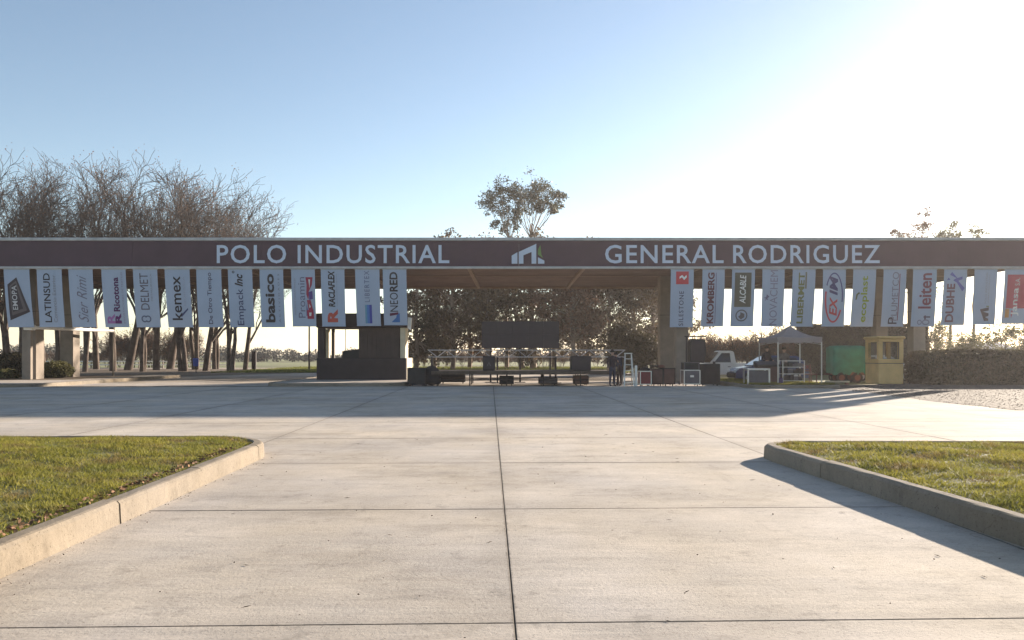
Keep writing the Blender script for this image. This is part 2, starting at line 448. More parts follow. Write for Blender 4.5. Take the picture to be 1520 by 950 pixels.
g = MB(); g.add([(-48, 37.9, -0.035), (10.7, 37.9, -0.035), (10.7, 66, -0.035), (-48, 66, -0.035)], [(0, 1, 2, 3)])
tag(g.build('pavement', M_PAVE), kind='structure')
# soil strip below the bare trees and the lawns behind the gate
def patch(name, poly, z, m, jag=0.0):
    pts = []
    n = len(poly)
    for i in range(n):
        p, q = poly[i], poly[(i + 1) % n]
        k = max(1, int(math.hypot(q[0] - p[0], q[1] - p[1]) / 0.6)) if jag else 1
        for t in range(k):
            f = t / k
            pts.append((p[0] + (q[0] - p[0]) * f + (rnd.uniform(-jag, jag) if t else 0), p[1] + (q[1] - p[1]) * f + (rnd.uniform(-jag, jag) if t else 0), z))
    mb = MB(); mb.add(pts, [tuple(range(len(pts)))])
    return tag(mb.build(name, m), kind='structure')
patch('planting_soil', [(-58, 42.5), (-24.5, 42.5), (-24.5, 53), (-58, 53)], 0.152, M_SOIL, 0.25)
patch('soil_bed', [(-70, 55), (-23.5, 55), (-16, 68), (-14, 86), (-70, 86)], -0.028, M_SOIL, 0.3)
patch('meadow', [(-28, 66.5), (12, 66.5), (14, 100), (-34, 100)], -0.055, M_LAWNSOIL, 0.2)
patch('back_lane', [(-60, 86), (-23, 86), (-23, 92), (-60, 92)], -0.05, M_PAVE)

def kerb_path(name, path, w, h, stone, z0=0.0, m=M_KERB, seed=1):
    """path runs with the lawn on its left; stones are laid along it"""
    rr = random.Random(seed)
    P = [Vector((p[0], p[1], 0)) for p in path]
    cum = [0.0]
    for i in range(1, len(P)): cum.append(cum[-1] + (P[i] - P[i - 1]).length)
    def pos(s_):
        s_ = max(0, min(cum[-1] - 1e-6, s_))
        for i in range(1, len(P)):
            if cum[i] >= s_:
                t = (P[i] - P[i - 1]).normalized()
                return P[i - 1] + t * (s_ - cum[i - 1])
    def tan(s_):
        return (pos(s_ + 0.12) - pos(s_ - 0.12)).normalized()
    root = bpy.data.objects.new(name, None); col.objects.link(root); tag(root, kind='structure')
    s_ = 0.0
    while s_ < cum[-1] - 0.2:
        ln = min(stone * rr.uniform(0.85, 1.15), cum[-1] - s_)
        n = max(2, int(ln / 0.22) + 1)
        mb = MB(); o = 0
        dz = rr.uniform(-0.006, 0.006); dx = rr.uniform(-0.006, 0.006)
        prof = [(0, -0.05), (0.012, h - 0.035), (0.035, h - 0.008), (0.06, h), (w - 0.02, h + 0.004), (w, h - 0.012), (w, -0.05)]
        rings = []
        for k in range(n):
            q = s_ + 0.006 + (ln - 0.012) * k / (n - 1)
            c = pos(q); t = tan(q); nrm = Vector((-t.y, t.x, 0))
            rings.append([(c + nrm * (a + dx)) + Vector((0, 0, z0 + b + dz + rr.uniform(-0.002, 0.002))) for a, b in prof])
        vs_ = [p for r_ in rings for p in r_]; m_ = len(prof)
        fs = [(k * m_ + i, k * m_ + (i + 1) % m_, (k + 1) * m_ + (i + 1) % m_, (k + 1) * m_ + i) for k in range(n - 1) for i in range(m_)]
        fs += [tuple(range(m_)), tuple((n - 1) * m_ + i for i in reversed(range(m_)))]
        mb.add(vs_, fs)
        mb.build('kerb_stone', m, root)
        s_ += ln
    return root

def arc(cx, cy, r, a0, a1, n=8):
    return [(cx + r * math.cos(R(a0 + (a1 - a0) * i / n)), cy + r * math.sin(R(a0 + (a1 - a0) * i / n))) for i in range(n + 1)]

KW, KH = 0.17, 0.215
def lawn_h(x, y, side, yf):
    """height of the turf: rises gently from the kerb"""
    if side < 0: d1 = (-3.75 - 0.028 * y * 0 - x)
    else: d1 = x - 3.9
    d = np.minimum(np.maximum(d1 - 0.15, 0), np.maximum(yf - 0.15 - y, 0))
    return 0.185 + 0.10 * (1 - np.exp(-d / 1.3)) + 0.030 * np.sin(x * 2.1 + 1.3 * np.sin(y * 1.2)) * np.sin(y * 1.7 + x) * np.minimum(1, d)

def edge_left(y):   # road-side edge of the left lawn
    return -3.53 - 0.030 * (y - 5.4)
def edge_right(y):
    return 4.12 - 0.074 * (y - 6.2)
# left: outline walked with the lawn on the left hand (counter-clockwise round the lawn)
YL, YR = 12.75, 12.0
cl = (edge_left(11.3) - 1.35, 11.4)
left_path = [(edge_left(y), y) for y in np.linspace(-7, 11.3, 26)] + arc(cl[0], cl[1], 1.35, 2, 90, 10)[1:] + [(x, YL) for x in np.linspace(cl[0] - 0.6, -30, 24)]
cr = (edge_right(11.3) + 0.55, 11.45)
right_path = [(x, YR) for x in np.linspace(30, cr[0] + 0.5, 24)] + arc(cr[0], cr[1], 0.55, 90, 178, 7) + [(edge_right(y), y) for y in np.linspace(11.1, -7, 26)]
def smooth_in(path, w):
    P = [Vector(p) for p in path]; out = []
    for i, p in enumerate(P):
        t = (P[min(i + 1, len(P) - 1)] - P[max(0, i - 1)]).normalized()
        out.append((p.x - t.y * w, p.y + t.x * w))
    return out
kerb_path('kerb_left', left_path, KW, KH, 2.3, seed=3)
kerb_path('kerb_right', right_path, KW, KH, 2.6, seed=5)

def lawn(name, path, side, yf, corner):
    inner = smooth_in(path, KW - 0.01)
    poly = inner + [corner]
    cxy = np.array([np.mean([p[0] for p in inner]), 4.0])
    rings = 26; V = []; F = []
    n = len(poly)
    for k in range(rings + 1):
        s_ = (1 - k / rings) ** 1.4
        for p in poly:
            q = cxy + (np.array(p) - cxy) * s_
            V.append((q[0], q[1], float(lawn_h(np.array(q[0]), np.array(q[1]), side, yf))))
    for k in range(rings):
        for i in range(n):
            F.append((k * n + i, k * n + (i + 1) % n, (k + 1) * n + (i + 1) % n, (k + 1) * n + i))
    mb = MB(); mb.add(V, F)
    return tag(mb.build(name, M_LAWNSOIL, smooth=True), kind='structure')
lawn('lawn_left', left_path, -1, YL, (-30, -7))
lawn('lawn_right', right_path, 1, YR, (30, -7))

def blades(name, label, n, xr, yr, side, yf, edge, pts=None, zf=None, hgt=(0.025, 0.06), wid=0.006, m=M_GRASS):
    rng = np.random.default_rng(len(name) + n)
    if pts is None:
        # more blades close to the road and the camera
        y = yr[0] + (yr[1] - yr[0]) * rng.random(n) ** 1.15
        x = rng.random(n)
        x = xr[0] + (xr[1] - xr[0]) * x
        e = np.array([edge(q) for q in y])
        inset = KW + 0.0 + 0.03 * rng.random(n)
        ok = (x < e - inset) if side < 0 else (x > e + inset)
        ok &= y < yf - KW - 0.0
        # rounded corner
        c = cl if side < 0 else cr; rad = (1.35 if side < 0 else 0.55) - KW
        cornerzone = (y > c[1]) & ((x > c[0]) if side < 0 else (x < c[0]))
        ok &= ~(cornerzone & (np.hypot(x - c[0], y - c[1]) > rad))
        x, y = x[ok], y[ok]
        z = lawn_h(x, y, side, yf)
    else:
        x, y = pts; z = zf
    n = len(x)
    tuft = 0.55 + 0.9 * (0.5 + 0.5 * np.sin(x * 5.3 + np.sin(y * 4.1) * 2) * np.sin(y * 6.1 + x * 1.3)) 
    h = rng.uniform(hgt[0], hgt[1], n) * tuft
    th = rng.random(n) * 2 * np.pi
    lean = rng.normal(0, 0.75, (n, 2)) * h[:, None]
    w = wid * rng.uniform(0.6, 1.4, n)
    base = np.stack([x, y, z - 0.006], 1)
    d = np.stack([np.cos(th) * w, np.sin(th) * w, np.zeros(n)], 1)
    tip = base + np.stack([lean[:, 0], lean[:, 1], h], 1)
    V = np.stack([base - d, base + d, tip], 1).reshape(-1, 3)
    F = np.arange(3 * n).reshape(n, 3)
    o = link(name, quads_mesh(name, V, F, m))
    return tag(o, label, 'grass', kind='stuff')
blades('grass', 'short patchy grass on the lawn with the sunlit kerb', 260000, (-15, -3.4), (3.6, 12.7), -1, YL, edge_left)
blades('grass', 'short grass on the lawn behind the shaded kerb', 230000, (3.4, 14.5), (3.6, 12.0), 1, YR, edge_right)

def scatter_leaves(name, label, pts, size, m, cat):
    rng = np.random.default_rng(5)
    V, F = leaf_quads(np.array(pts), size, rng, flat=0.7)
    return tag(link(name, quads_mesh(name, V, F, m)), label, cat, kind='stuff')
pts = []
for k in range(420):
    y = rnd.uniform(4.2, 10.9)
    pts.append((edge_left(y) - KW - abs(rnd.gauss(0, 0.09)) - 0.01, y, 0.222 + rnd.uniform(0, 0.02)))
scatter_leaves('fallen_leaves', 'brown fallen leaves caught along the sunlit kerb', pts, 0.022, M_DEADLEAF, 'leaves')
pts = []
for k in range(220):
    y = rnd.uniform(3.5, 20); x = rnd.uniform(-3.4, 3.7) if y < 12 else rnd.uniform(-9, 9)
    pts.append((x, y, 0.006))
for k in range(120):
    y = rnd.uniform(4, 12); pts.append((edge_left(y) + abs(rnd.gauss(0, 0.08)) + 0.01, y, 0.006))
scatter_leaves('road_grit', 'dark specks of grit and twigs on the concrete', pts, 0.008, M_DEBRIS, 'grit')

tw_ = []
for k in range(60):
    y = rnd.uniform(4, 16); tw_.append((rnd.uniform(-3.3, 3.5), y, 0.005))
V, F = leaf_quads(np.array(tw_), 0.035, np.random.default_rng(8), flat=0.96, aspect=0.10)
V[:, 2] = np.maximum(V[:, 2], 0.003)
tag(link('fallen_twigs', quads_mesh('fallen_twigs', V, F, M_DEBRIS)), 'thin dark twigs strewn over the concrete', 'twigs', kind='stuff')
# gravel on the far right
patch('gravel_bed', [(14.2, 37.5), (14.7, 33), (13.9, 26), (14.0, 21.6), (17.5, 18.6), (26, 17.2), (46, 16.6), (46, 44), (21, 44), (18.6, 39.5), (15.6, 38.8)], 0.008, M_GRAVEL, 0.12)
rng = np.random.default_rng(21)
n = 16000
gx = rng.uniform(13.8, 34, n); gy = rng.uniform(17.3, 40, n)
ok = (gy > 21.5 - (gx - 14) * 0.38) & ((gx > 14.8) | (gy < 33)) & ~((gx < 20.8) & (gx > 18.9) & (gy > 40))
gx, gy = gx[ok], gy[ok]; n = len(gx)
rs = rng.uniform(0.006, 0.022, n) * np.where(rng.random(n) < 0.04, 2.0, 1.0)
oct_ = np.array([[1, 0, 0], [0, 1, 0], [-1, 0, 0], [0, -1, 0], [0, 0, 0.75], [0, 0, -0.4]])
V = (np.stack([gx, gy, np.full(n, 0.012)], 1)[:, None, :] + oct_[None] * rs[:, None, None] * rng.uniform(0.7, 1.3, (n, 6, 1))).reshape(-1, 3)
ft = np.array([[0, 1, 4], [1, 2, 4], [2, 3, 4], [3, 0, 4], [1, 0, 5], [2, 1, 5], [3, 2, 5], [0, 3, 5]])
F = (ft[None] + (np.arange(n) * 6)[:, None, None]).reshape(-1, 3)
tag(link('gravel', quads_mesh('gravel', V, F, M_STONE)), 'loose brown gravel beside the clipped hedge', 'gravel', kind='stuff')

# ------------------------------------------------------------------ traffic islands under the canopy
def island(name, poly, h, m, kw=0.2, stone=1.9, seed=2, closed=True):
    kerb_path('kerb_' + name, poly + [poly[0]], kw, h, stone, seed=seed)
    inner = smooth_in(poly + [poly[0]], kw - 0.02)[:-1]
    mb = MB(); mb.add([(p[0], p[1], h - 0.015) for p in inner], [tuple(range(len(inner)))])
    return tag(mb.build('island_' + name, m), kind='structure')
def rrect(x0, y0, x1, y1, r):
    return arc(x1 - r, y0 + r, r, -90, 0, 6) + arc(x1 - r, y1 - r, r, 0, 90, 6) + arc(x0 + r, y1 - r, r, 90, 180, 6) + arc(x0 + r, y0 + r, r, 180, 270, 6)
island('booth', rrect(-12.2, 37.4, -5.15, 51, 1.6), 0.16, M_PAVE, seed=8)
island('west', rrect(-60, 36.3, -22.6, 54, 1.4), 0.16, M_PAVE, seed=9)
east_poly = rrect(10.75, 35.2, 15.3, 60, 1.1)
island('east', east_poly, 0.15, M_LAWNSOIL, seed=10)
rng = np.random.default_rng(3)
ex, ey = rng.uniform(10.98, 15.05, 60000), 35.4 + 8 * rng.random(60000) ** 1.6
ok = ~((ey < 36.4) & (((ex < 11.9) & (np.hypot(ex - 11.9, ey - 36.35) > 0.85)) | ((ex > 14.2) & (np.hypot(ex - 14.2, ey - 36.35) > 0.85))))
blades('grass', 'grass under the gazebo and metal table', 0, None, None, 0, 0, None, (ex[ok], ey[ok]), np.full(ok.sum(), 0.14), (0.04, 0.10), 0.014)
rng = np.random.default_rng(4)
mxy = (rng.uniform(-26, 11, 60000), 66.8 + 30 * rng.random(60000) ** 1.3)
blades('grass', 'strip of green meadow grass behind the stage', 0, None, None, 0, 0, None, mxy, np.full(60000, -0.05), (0.06, 0.18), 0.035, M_GRASSFAR)

# ------------------------------------------------------------------ gate canopy
FX0, FX1, FY, BY = -49.0, 28.6, 42.4, 55.8
ZF0, ZF1 = 6.36, 7.76
gate = thing('gate_canopy', 'long flat entrance canopy with dark lettered fascia on concrete columns', 'canopy', (0, FY, 0))
def gy_(y): return y - FY
# fascia in sheets butted end to end
edges_x = [FX0 + (FX1 - FX0) * i / 11 for i in range(12)]
fascia = None
for i in range(11):
    mb = MB()
    nx = 10; V = []; F = []
    for k in range(nx + 1):
        x = edges_x[i] + 0.006 + (edges_x[i + 1] - edges_x[i] - 0.012) * k / nx
        for zi, z in enumerate(np.linspace(ZF0, ZF1, 5)):
            bulge = 0.012 * math.sin(k * 1.9 + i) * math.sin(math.pi * zi / 4)
            V.append((x, -bulge, z))
    for k in range(nx):
        for z in range(4):
            F.append((k * 5 + z, (k + 1) * 5 + z, (k + 1) * 5 + z + 1, k * 5 + z + 1))
    mb.add(V, F)
    mb.box((edges_x[i] + 0.006, 0.02, ZF0), (edges_x[i + 1] - 0.006, 0.10, ZF1))
    p = mb.build('fascia_panel', M_FASCIA, gate)
MB().box((FX0 - 0.03, -0.10, ZF1 + 0.003), (FX1 + 0.03, 0.25, 7.93), cham=0.02).build('top_trim', M_TRIM, gate)
MB().box((FX0 - 0.03, -0.07, 6.235), (FX1 + 0.03, 0.16, ZF0 - 0.003), cham=0.015).build('bottom_trim', M_TRIM, gate)
MB().box((FX0, 0.26, 7.35), (FX1, gy_(BY), 7.62)).build('roof', M_ROOF, gate)
MB().box((FX0, gy_(BY) + 0.003, 6.27), (FX1, gy_(BY) + 0.16, 7.66)).build('rear_fascia', M_BEAM, gate)
MB().box((FX1 - 0.12, 0.26, 6.38), (FX1 - 0.003, gy_(BY) - 0.003, 7.345)).build('end_fascia', M_FASCIA, gate)
beam_x = [-2.4 + 6.4 * k for k in range(-7, 5)]
bx = [FX0] + beam_x + [FX1 - 0.13]
for i in range(len(bx) - 1):
    x0, x1 = bx[i] + 0.11, bx[i + 1] - 0.11
    if x1 - x0 < 0.3: continue
    ny = 84; V = []; F = []
    y0, y1 = 0.18, gy_(BY) - 0.02
    for k in range(ny + 1):
        y = y0 + (y1 - y0) * k / ny
        z = 6.42 + (0.045 if (k // 2) % 2 else 0.0) + 0.004 * math.sin(k * 0.7 + i)
        V += [(x0, y, z), (x1, y, z)]
    for k in range(ny): F.append((2 * k, 2 * k + 1, 2 * k + 3, 2 * k + 2))
    mb = MB(); mb.add(V, F); mb.build('soffit_sheet', M_SOFFIT, gate)
for x in beam_x:
    MB().box((x - 0.10, 0.18, 6.30), (x + 0.10, gy_(BY) - 0.02, 6.62)).build('beam', M_BEAM, gate)
def column(px, y, w=0.7, base=0.0, x=None):
    x = at(px, y) if x is None else x
    c = MB(); c.box((x - w / 2, gy_(y) - w / 2, base), (x + w / 2, gy_(y) + w / 2, 6.40), cham=0.03)
    o = c.build('column', M_COLUMN, gate)
    MB().box((x - w / 2 - 0.005, gy_(y) - w / 2 - 0.005, 3.96), (x + w / 2 + 0.005, gy_(y) + w / 2 + 0.005, 3.985)).build('joint', M_JOINT, o)
column(49, 44.0, 0.80, 0.12); column(104, 48.0, 0.80, 0.12)
column(587, 48.2, 0.62, 0.1)
column(1011, 44.0); column(988, 48.2, 0.85)
column(1360, 44.0); column(1305, 48.4, 0.75, 0.0)
column(0, 44.0, 0.8, 0.1, x=-42.0); column(0, 48.0, 0.8, 0.1, x=-42.0)
# girder along the columns' heads
for y in (44.0, 48.2):
    MB().box((FX0 + 0.2, gy_(y) - 0.12, 6.405), (FX1 - 0.2, gy_(y) + 0.12, 6.415)).build('girder_plate', M_BEAM, gate)

# text helper: outlines as a flat mesh
def glyphs(txt, bold=0.0, shear=0.0, spacing=1.0):
    cu = bpy.data.curves.new('txt', 'FONT')
    cu.body = txt; cu.size = 1.0; cu.offset = bold; cu.shear = shear; cu.space_character = spacing; cu.resolution_u = 3
    ob = bpy.data.objects.new('txt', cu)
    me = bpy.data.meshes.new_from_object(ob)
    V = np.array([v.co[:2] for v in me.vertices]); F = [tuple(p.vertices) for p in me.polygons]
    bpy.data.objects.remove(ob); bpy.data.curves.remove(cu); bpy.data.meshes.remove(me)
    return V, F

def fascia_word(txt, px0, px1, y0=391.0, y1=363.5):
    V, F = glyphs(txt, 0.012, 0, 1.12)
    mn, mx_ = V.min(0), V.max(0)
    k = FY / FPX
    x0, x1 = (px0 - 760) * k, (px1 - 760) * k
    z0, z1 = EYE + (526 - y0) * k, EYE + (526 - y1) * k
    X = x0 + (V[:, 0] - mn[0]) / (mx_[0] - mn[0]) * (x1 - x0); Z = z0 + (V[:, 1] - mn[1]) / (mx_[1] - mn[1]) * (z1 - z0)
    mb = MB(); mb.add([(a, -0.022, b) for a, b in zip(X, Z)], F)
    o = mb.build('lettering', M_LETTER, gate)
# words
fascia_word('POLO', 322, 425); fascia_word('INDUSTRIAL', 442, 667)
fascia_word('GENERAL', 898, 1074); fascia_word('RODRIGUEZ', 1088, 1306)
def fascia_poly(pts, m, name):
    k = FY / FPX
    mb = MB(); mb.prism([((p[0] - 760) * k, EYE + (526 - p[1]) * k) for p in pts], 'y', -0.030, -0.018)
    mb.build(name, m, gate)
fascia_poly([(759.5, 391.5), (759.5, 379.5), (768, 374.5), (768, 391.5)], M_LETTER, 'emblem')
fascia_poly([(770, 391.5), (770, 374), (796, 362), (796, 391.5), (789, 391.5), (789, 374), (777, 379), (777, 391.5)], M_LETTER, 'emblem')
fascia_poly([(798.5, 391.5), (798.5, 382), (808, 387), (808, 391.5)], M_LETTER, 'emblem')
fascia_poly([(798.5, 378), (798.8, 370), (801, 365.5), (802.2, 364), (803, 372), (803.5, 378), (806, 383)], ink((0.13, 0.24, 0.06)), 'emblem_leaf')

# ------------------------------------------------------------------ banners
BTOP, BBOT = 6.215, 3.06
K_, N_, G_, W_ = (0.02, 0.018, 0.025), (0.03, 0.04, 0.14), (0.24, 0.24, 0.28), (0.72, 0.73, 0.75)
RED, BLU, GRN, PUR = (0.42, 0.03, 0.045), (0.04, 0.10, 0.42), (0.22, 0.30, 0.04), (0.16, 0.03, 0.17)
def ring(cu_, cv, ru, rv, t, a0=0, a1=360, n=22):
    o = [(cu_ + ru * math.cos(R(a0 + (a1 - a0) * i / n)), cv + rv * math.sin(R(a0 + (a1 - a0) * i / n))) for i in range(n + 1)]
    i_ = [(cu_ + (ru - t) * math.cos(R(a0 + (a1 - a0) * i / n)), cv + (rv - t * 0.43) * math.sin(R(a0 + (a1 - a0) * i / n))) for i in range(n + 1)]
    return ('S', o, i_)
T = lambda txt, u0, u1, v0, v1, c, bold=0.0, sh=0.0, sp=1.0: ('T', txt, u0, u1, v0, v1, c, bold, sh, sp)
Q = lambda u0, u1, v0, v1, c: ('P', [(u0, v0), (u1, v0), (u1, v1), (u0, v1)], c)
P_ = lambda pts, c: ('P', pts, c)
SEG = lambda r, c: ('S', r[1], r[2], c)
BANNERS = [
 ((5, 43), 6, 485, 'white banner with slanted dark shield-like block emblem at the far end of the fascia', [
    P_([(.485, .86), (.12, .735), (.125, .115), (.92, .265)], (0.045, 0.035, 0.045)), P_([(.46, .80), (.20, .71), (.22, .20), (.80, .29)], (0.11, 0.095, 0.10)), P_([(.44, .76), (.24, .69), (.26, .26), (.66, .32)], (0.045, 0.035, 0.045)), T('EMOPA', .27, .47, .30, .72, (.5, .5, .52), .01)]),
 ((54, 91), 5.5, 485, 'white banner with black serif capitals over a thin grey second line', [
    T('LATINSUD', .25, .52, .08, .93, K_, .012), T('Comercio Exterior', .60, .74, .08, .90, G_)]),
 ((101, 137), 7, 485, 'white banner with faint grey handwritten script only', [T('Sier Rimi', .30, .72, .08, .90, (.17, .16, .22), -.003, .5)]),
 ((150, 186), 7, 485, 'white banner with purple R emblem below bold dark purple lettering', [
    T('Ricotona', .42, .68, .27, .86, (.07, .015, .09), .03), T('R', .12, .44, .06, .23, (.30, .13, .34), .03), T('R', .44, .70, .06, .24, (.10, .015, .12), .05), T('IMPORTACIONES DE TEXTILES', .79, .86, .06, .95, (.25, .22, .32))]),
 ((197, 233), 7, 485, 'white banner with thin dark grey capitals above a double ring emblem', [
    T('DELMET', .26, .60, .30, .93, (.10, .09, .12)), SEG(ring(.36, .14, .13, .06, .05, 60, 330), (.10, .12, .20)), SEG(ring(.50, .14, .13, .06, .05, 240, 510), (.10, .12, .20)), T('METALURGICA', .69, .75, .45, .92, G_)]),
 ((244, 281), 6, 485, 'white banner with rounded black lower-case lettering whose K trails a long leg', [
    T('kemex', .20, .62, .12, .88, K_, .012), P_([(.58, .17), (.86, .30), (.86, .33), (.55, .205)], (.05, .06, .16)), T('QUIMICA', .72, .80, .36, .88, (.3, .32, .42))]),
 ((291, 328), 5, 485, 'white banner with one plain line of small thin dark lettering', [T('De Otro Tiempo', .42, .64, .05, .94, (.06, .05, .10), .006)]),
 ((338, 374), 5, 485, 'white banner with navy lettering ending in a bold slanted word', [
    T('Empack', .32, .68, .03, .66, (.05, .06, .14), .004), T('Inc', .27, .60, .70, .92, K_, .03, .3), SEG(ring(.22, .95, .05, .022, .025), K_)]),
 ((385, 420), 3.5, 485, 'white banner with heavy rounded black lower-case word above a dotted small line', [
    T('basico', .20, .60, .08, .92, K_, .03), T('A C T I V I D A D E S', .76, .83, .08, .92, (.16, .15, .2))]),
 ((432, 467), 4, 484, 'white banner with red and blue twisted braid beside thin grey lettering', [
    T('Proamin', .27, .56, .15, .86, (.13, .12, .20), -.004), T('INSUMOS INDUSTRIALES', .11, .17, .2, .84, G_),
    P_([(.60, .86), (.90, .86), (.86, .72), (.72, .60), (.64, .72)], (.30, .02, .06)), P_([(.64, .72), (.74, .58), (.70, .46), (.62, .56)], (.30, .02, .06)), P_([(.72, .60), (.88, .62), (.90, .48), (.74, .46)], (.08, .05, .22)), P_([(.64, .46), (.80, .46), (.88, .30), (.70, .28)], (.30, .02, .06)), P_([(.62, .40), (.66, .30), (.70, .20), (.60, .18)], (.08, .05, .22)), P_([(.62, .28), (.90, .30), (.92, .13), (.64, .13)], (.30, .02, .06)), P_([(.72, .82), (.80, .82), (.77, .66)], (.60, .6, .62)), P_([(.72, .40), (.80, .34), (.74, .32)], (.60, .6, .62)), P_([(.72, .24), (.82, .24), (.80, .18), (.72, .18)], (.60, .6, .62))]),
 ((476, 511), 4.5, 484, 'white banner with red R emblem below heavy black slanted capitals', [
    T('RACLAFLEX', .30, .58, .34, .97, K_, .035, .12), T('R', .24, .68, .07, .30, (.42, .07, .05), .05), T('soluciones en espuma', .64, .69, .35, .92, G_)]),
 ((527, 563), 3.5, 483, 'white banner with a blue shaded bar below small spaced lettering', [
    T('LIBERTEX', .37, .57, .42, .97, (.12, .12, .22), -.004, 0, 1.25), Q(.37, .45, .04, .37, (.10, .26, .38)), Q(.45, .55, .04, .37, (.06, .16, .44)), Q(.55, .65, .04, .37, (.03, .05, .30))]),
 ((568, 603), 2.5, 482, 'white banner beside the stage opening with black capitals and a small blue emblem', [
    T('NEO', .28, .62, .24, .58, K_, .0), T('RED', .28, .62, .60, .95, K_, .03), P_([(.32, .05), (.68, .05), (.68, .21), (.58, .21), (.52, .13)], (.03, .13, .38)), P_([(.26, .16), (.62, .19), (.62, .23), (.26, .21)], (.09, .015, .05))]),
 ((996, 1030), -1, 485, 'white banner with a red square on top of thin spaced capitals', [
    Q(.23, .78, .74, .96, (.48, .03, .05)), P_([(.38, .87), (.50, .90), (.58, .86), (.68, .90), (.70, .86), (.58, .81), (.48, .86), (.38, .83)], W_), T('SILESTONE', .38, .58, .02, .62, (.07, .06, .10), .006, 0, 1.2)]),
 ((1043, 1076), -1, 484, 'white banner with heavy dark maroon capitals and a thin rule beside them', [
    T('KROMBERG', .25, .55, .05, .94, (.09, .015, .035), .035), Q(.61, .635, .05, .94, (.12, .08, .18))]),
 ((1087, 1121), -1.5, 484, 'white banner with dark olive panel above a ringed flame emblem', [
    Q(.13, .85, .34, .94, (.075, .075, .055)), T('ALCABLE', .35, .62, .40, .90, W_, .015, .2), SEG(ring(.47, .19, .26, .105, .05), (.07, .07, .085)), P_([(.33, .17), (.45, .12), (.60, .16), (.60, .22), (.50, .20), (.42, .25), (.42, .20)], (.07, .07, .085))]),
 ((1132, 1165), -1.5, 484, 'white banner with very faint grey thin capitals and a small dark star', [
    T('NOVACHEM', .36, .70, .02, .98, (.21, .19, .27), -.003), P_([(.08, .50), (.18, .485), (.14, .44), (.22, .475), (.30, .45), (.25, .49), (.34, .52), (.24, .51), (.22, .56), (.19, .51)], (.14, .12, .22))]),
 ((1177, 1211), -3, 484, 'white banner with olive green capitals underlined by a short dark bar', [
    T('LIBERMET', .27, .53, .05, .94, (.14, .15, .045), .03), Q(.56, .63, .66, .95, (.17, .16, .11))]),
 ((1222, 1256), -2.5, 484, 'white banner with slanted red and blue capitals inside an oval swoosh', [
    T('EX', .32, .66, .18, .52, (.45, .04, .05), .03, .25), T('IM', .30, .66, .54, .88, (.04, .04, .15), .03, .25),
    SEG(ring(.50, .50, .40, .44, .075, 165, 330), (.45, .04, .06)), SEG(ring(.50, .50, .40, .44, .055, -10, 150), (.06, .06, .20))]),
 ((1267, 1301), -3, 484, 'white banner with bright leaf green lower-case lettering', [
    T('ecoplast', .36, .74, .07, .88, (.24, .30, .03), .02), P_([(.14, .46), (.17, .56), (.28, .60), (.34, .58), (.24, .55), (.20, .47)], (.12, .13, .05))]),
 ((1312, 1346), -2.5, 484, 'white banner with hollow grey capitals along a dark red rule', [
    T('PLUMETCO', .40, .68, .10, .95, (.20, .18, .23), -.003), T('P', .30, .70, .04, .16, (.05, .04, .06), .0), Q(.70, .735, .10, .92, (.20, .05, .08))]),
 ((1356, 1391), -3, 484, 'white banner with dark red lower-case lettering above a grey ornament', [
    T('leiten', .26, .80, .31, .93, (.16, .02, .05), .02), SEG(ring(.36, .07, .10, .045, .04), (.2, .2, .28)), SEG(ring(.62, .07, .16, .05, .05), (.2, .2, .28)), Q(.52, .80, .15, .175, (.09, .06, .10)), Q(.55, .62, .11, .19, (.09, .06, .10))]),
 ((1402, 1436), -3, 482, 'white banner with blue ribbon star above maroon grey capitals', [
    T('DUBHE', .15, .50, .05, .74, (.15, .06, .09), .03), P_([(.34, .95), (.58, .84), (.80, .87), (.80, .82), (.62, .79), (.92, .66), (.82, .60), (.56, .76), (.40, .80), (.54, .84), (.26, .90)], (.09, .10, .36)), P_([(.13, .80), (.28, .81), (.20, .85)], (.09, .10, .36))]),
 ((1447, 1481), -2, 481, 'white banner with a dark roofline emblem and barely visible lettering', [
    P_([(.30, .27), (.70, .31), (.70, .25), (.44, .23), (.70, .20), (.70, .15), (.55, .13), (.70, .10), (.70, .06), (.52, .06)], (.05, .04, .055)), Q(.58, .70, .315, .335, (.12, .16, .05)), T('POLO INDUSTRIAL', .50, .58, .38, .95, (.24, .24, .29), -.003), T('GENERAL RODRIGUEZ', .63, .68, .38, .90, (.24, .24, .29), -.003)]),
 ((1492, 1527), -3, 480, 'white banner mostly filled by a red panel with white lettering', [
    P_([(.13, .28), (.98, .28), (.98, .90), (.13, .90)], (.38, .03, .07)), T('Jansa', .36, .70, .14, .66, (.72, .72, .72), .012), T('S.A.', .46, .66, .70, .84, (.66, .64, .66)), Q(.12, .30, .11, .27, (.45, .20, .04)), P_([(.40, .10), (.46, .22), (.40, .25), (.36, .20)], (.38, .03, .07))]),
]
def fine_poly(pts, step=0.09):
    bm = bmesh.new()
    bm.faces.new([bm.verts.new((p[0], p[1], 0)) for p in pts])
    bmesh.ops.triangulate(bm, faces=list(bm.faces))
    for _ in range(4):
        es = [e for e in bm.edges if e.calc_length() > step]
        if not es: break
        bmesh.ops.subdivide_edges(bm, edges=es, cuts=1)
        bmesh.ops.triangulate(bm, faces=list(bm.faces))
    bm.verts.index_update()
    out = [(v.co.x, v.co.y) for v in bm.verts], [tuple(v.index for v in f.verts) for f in bm.faces]
    bm.free()
    return out
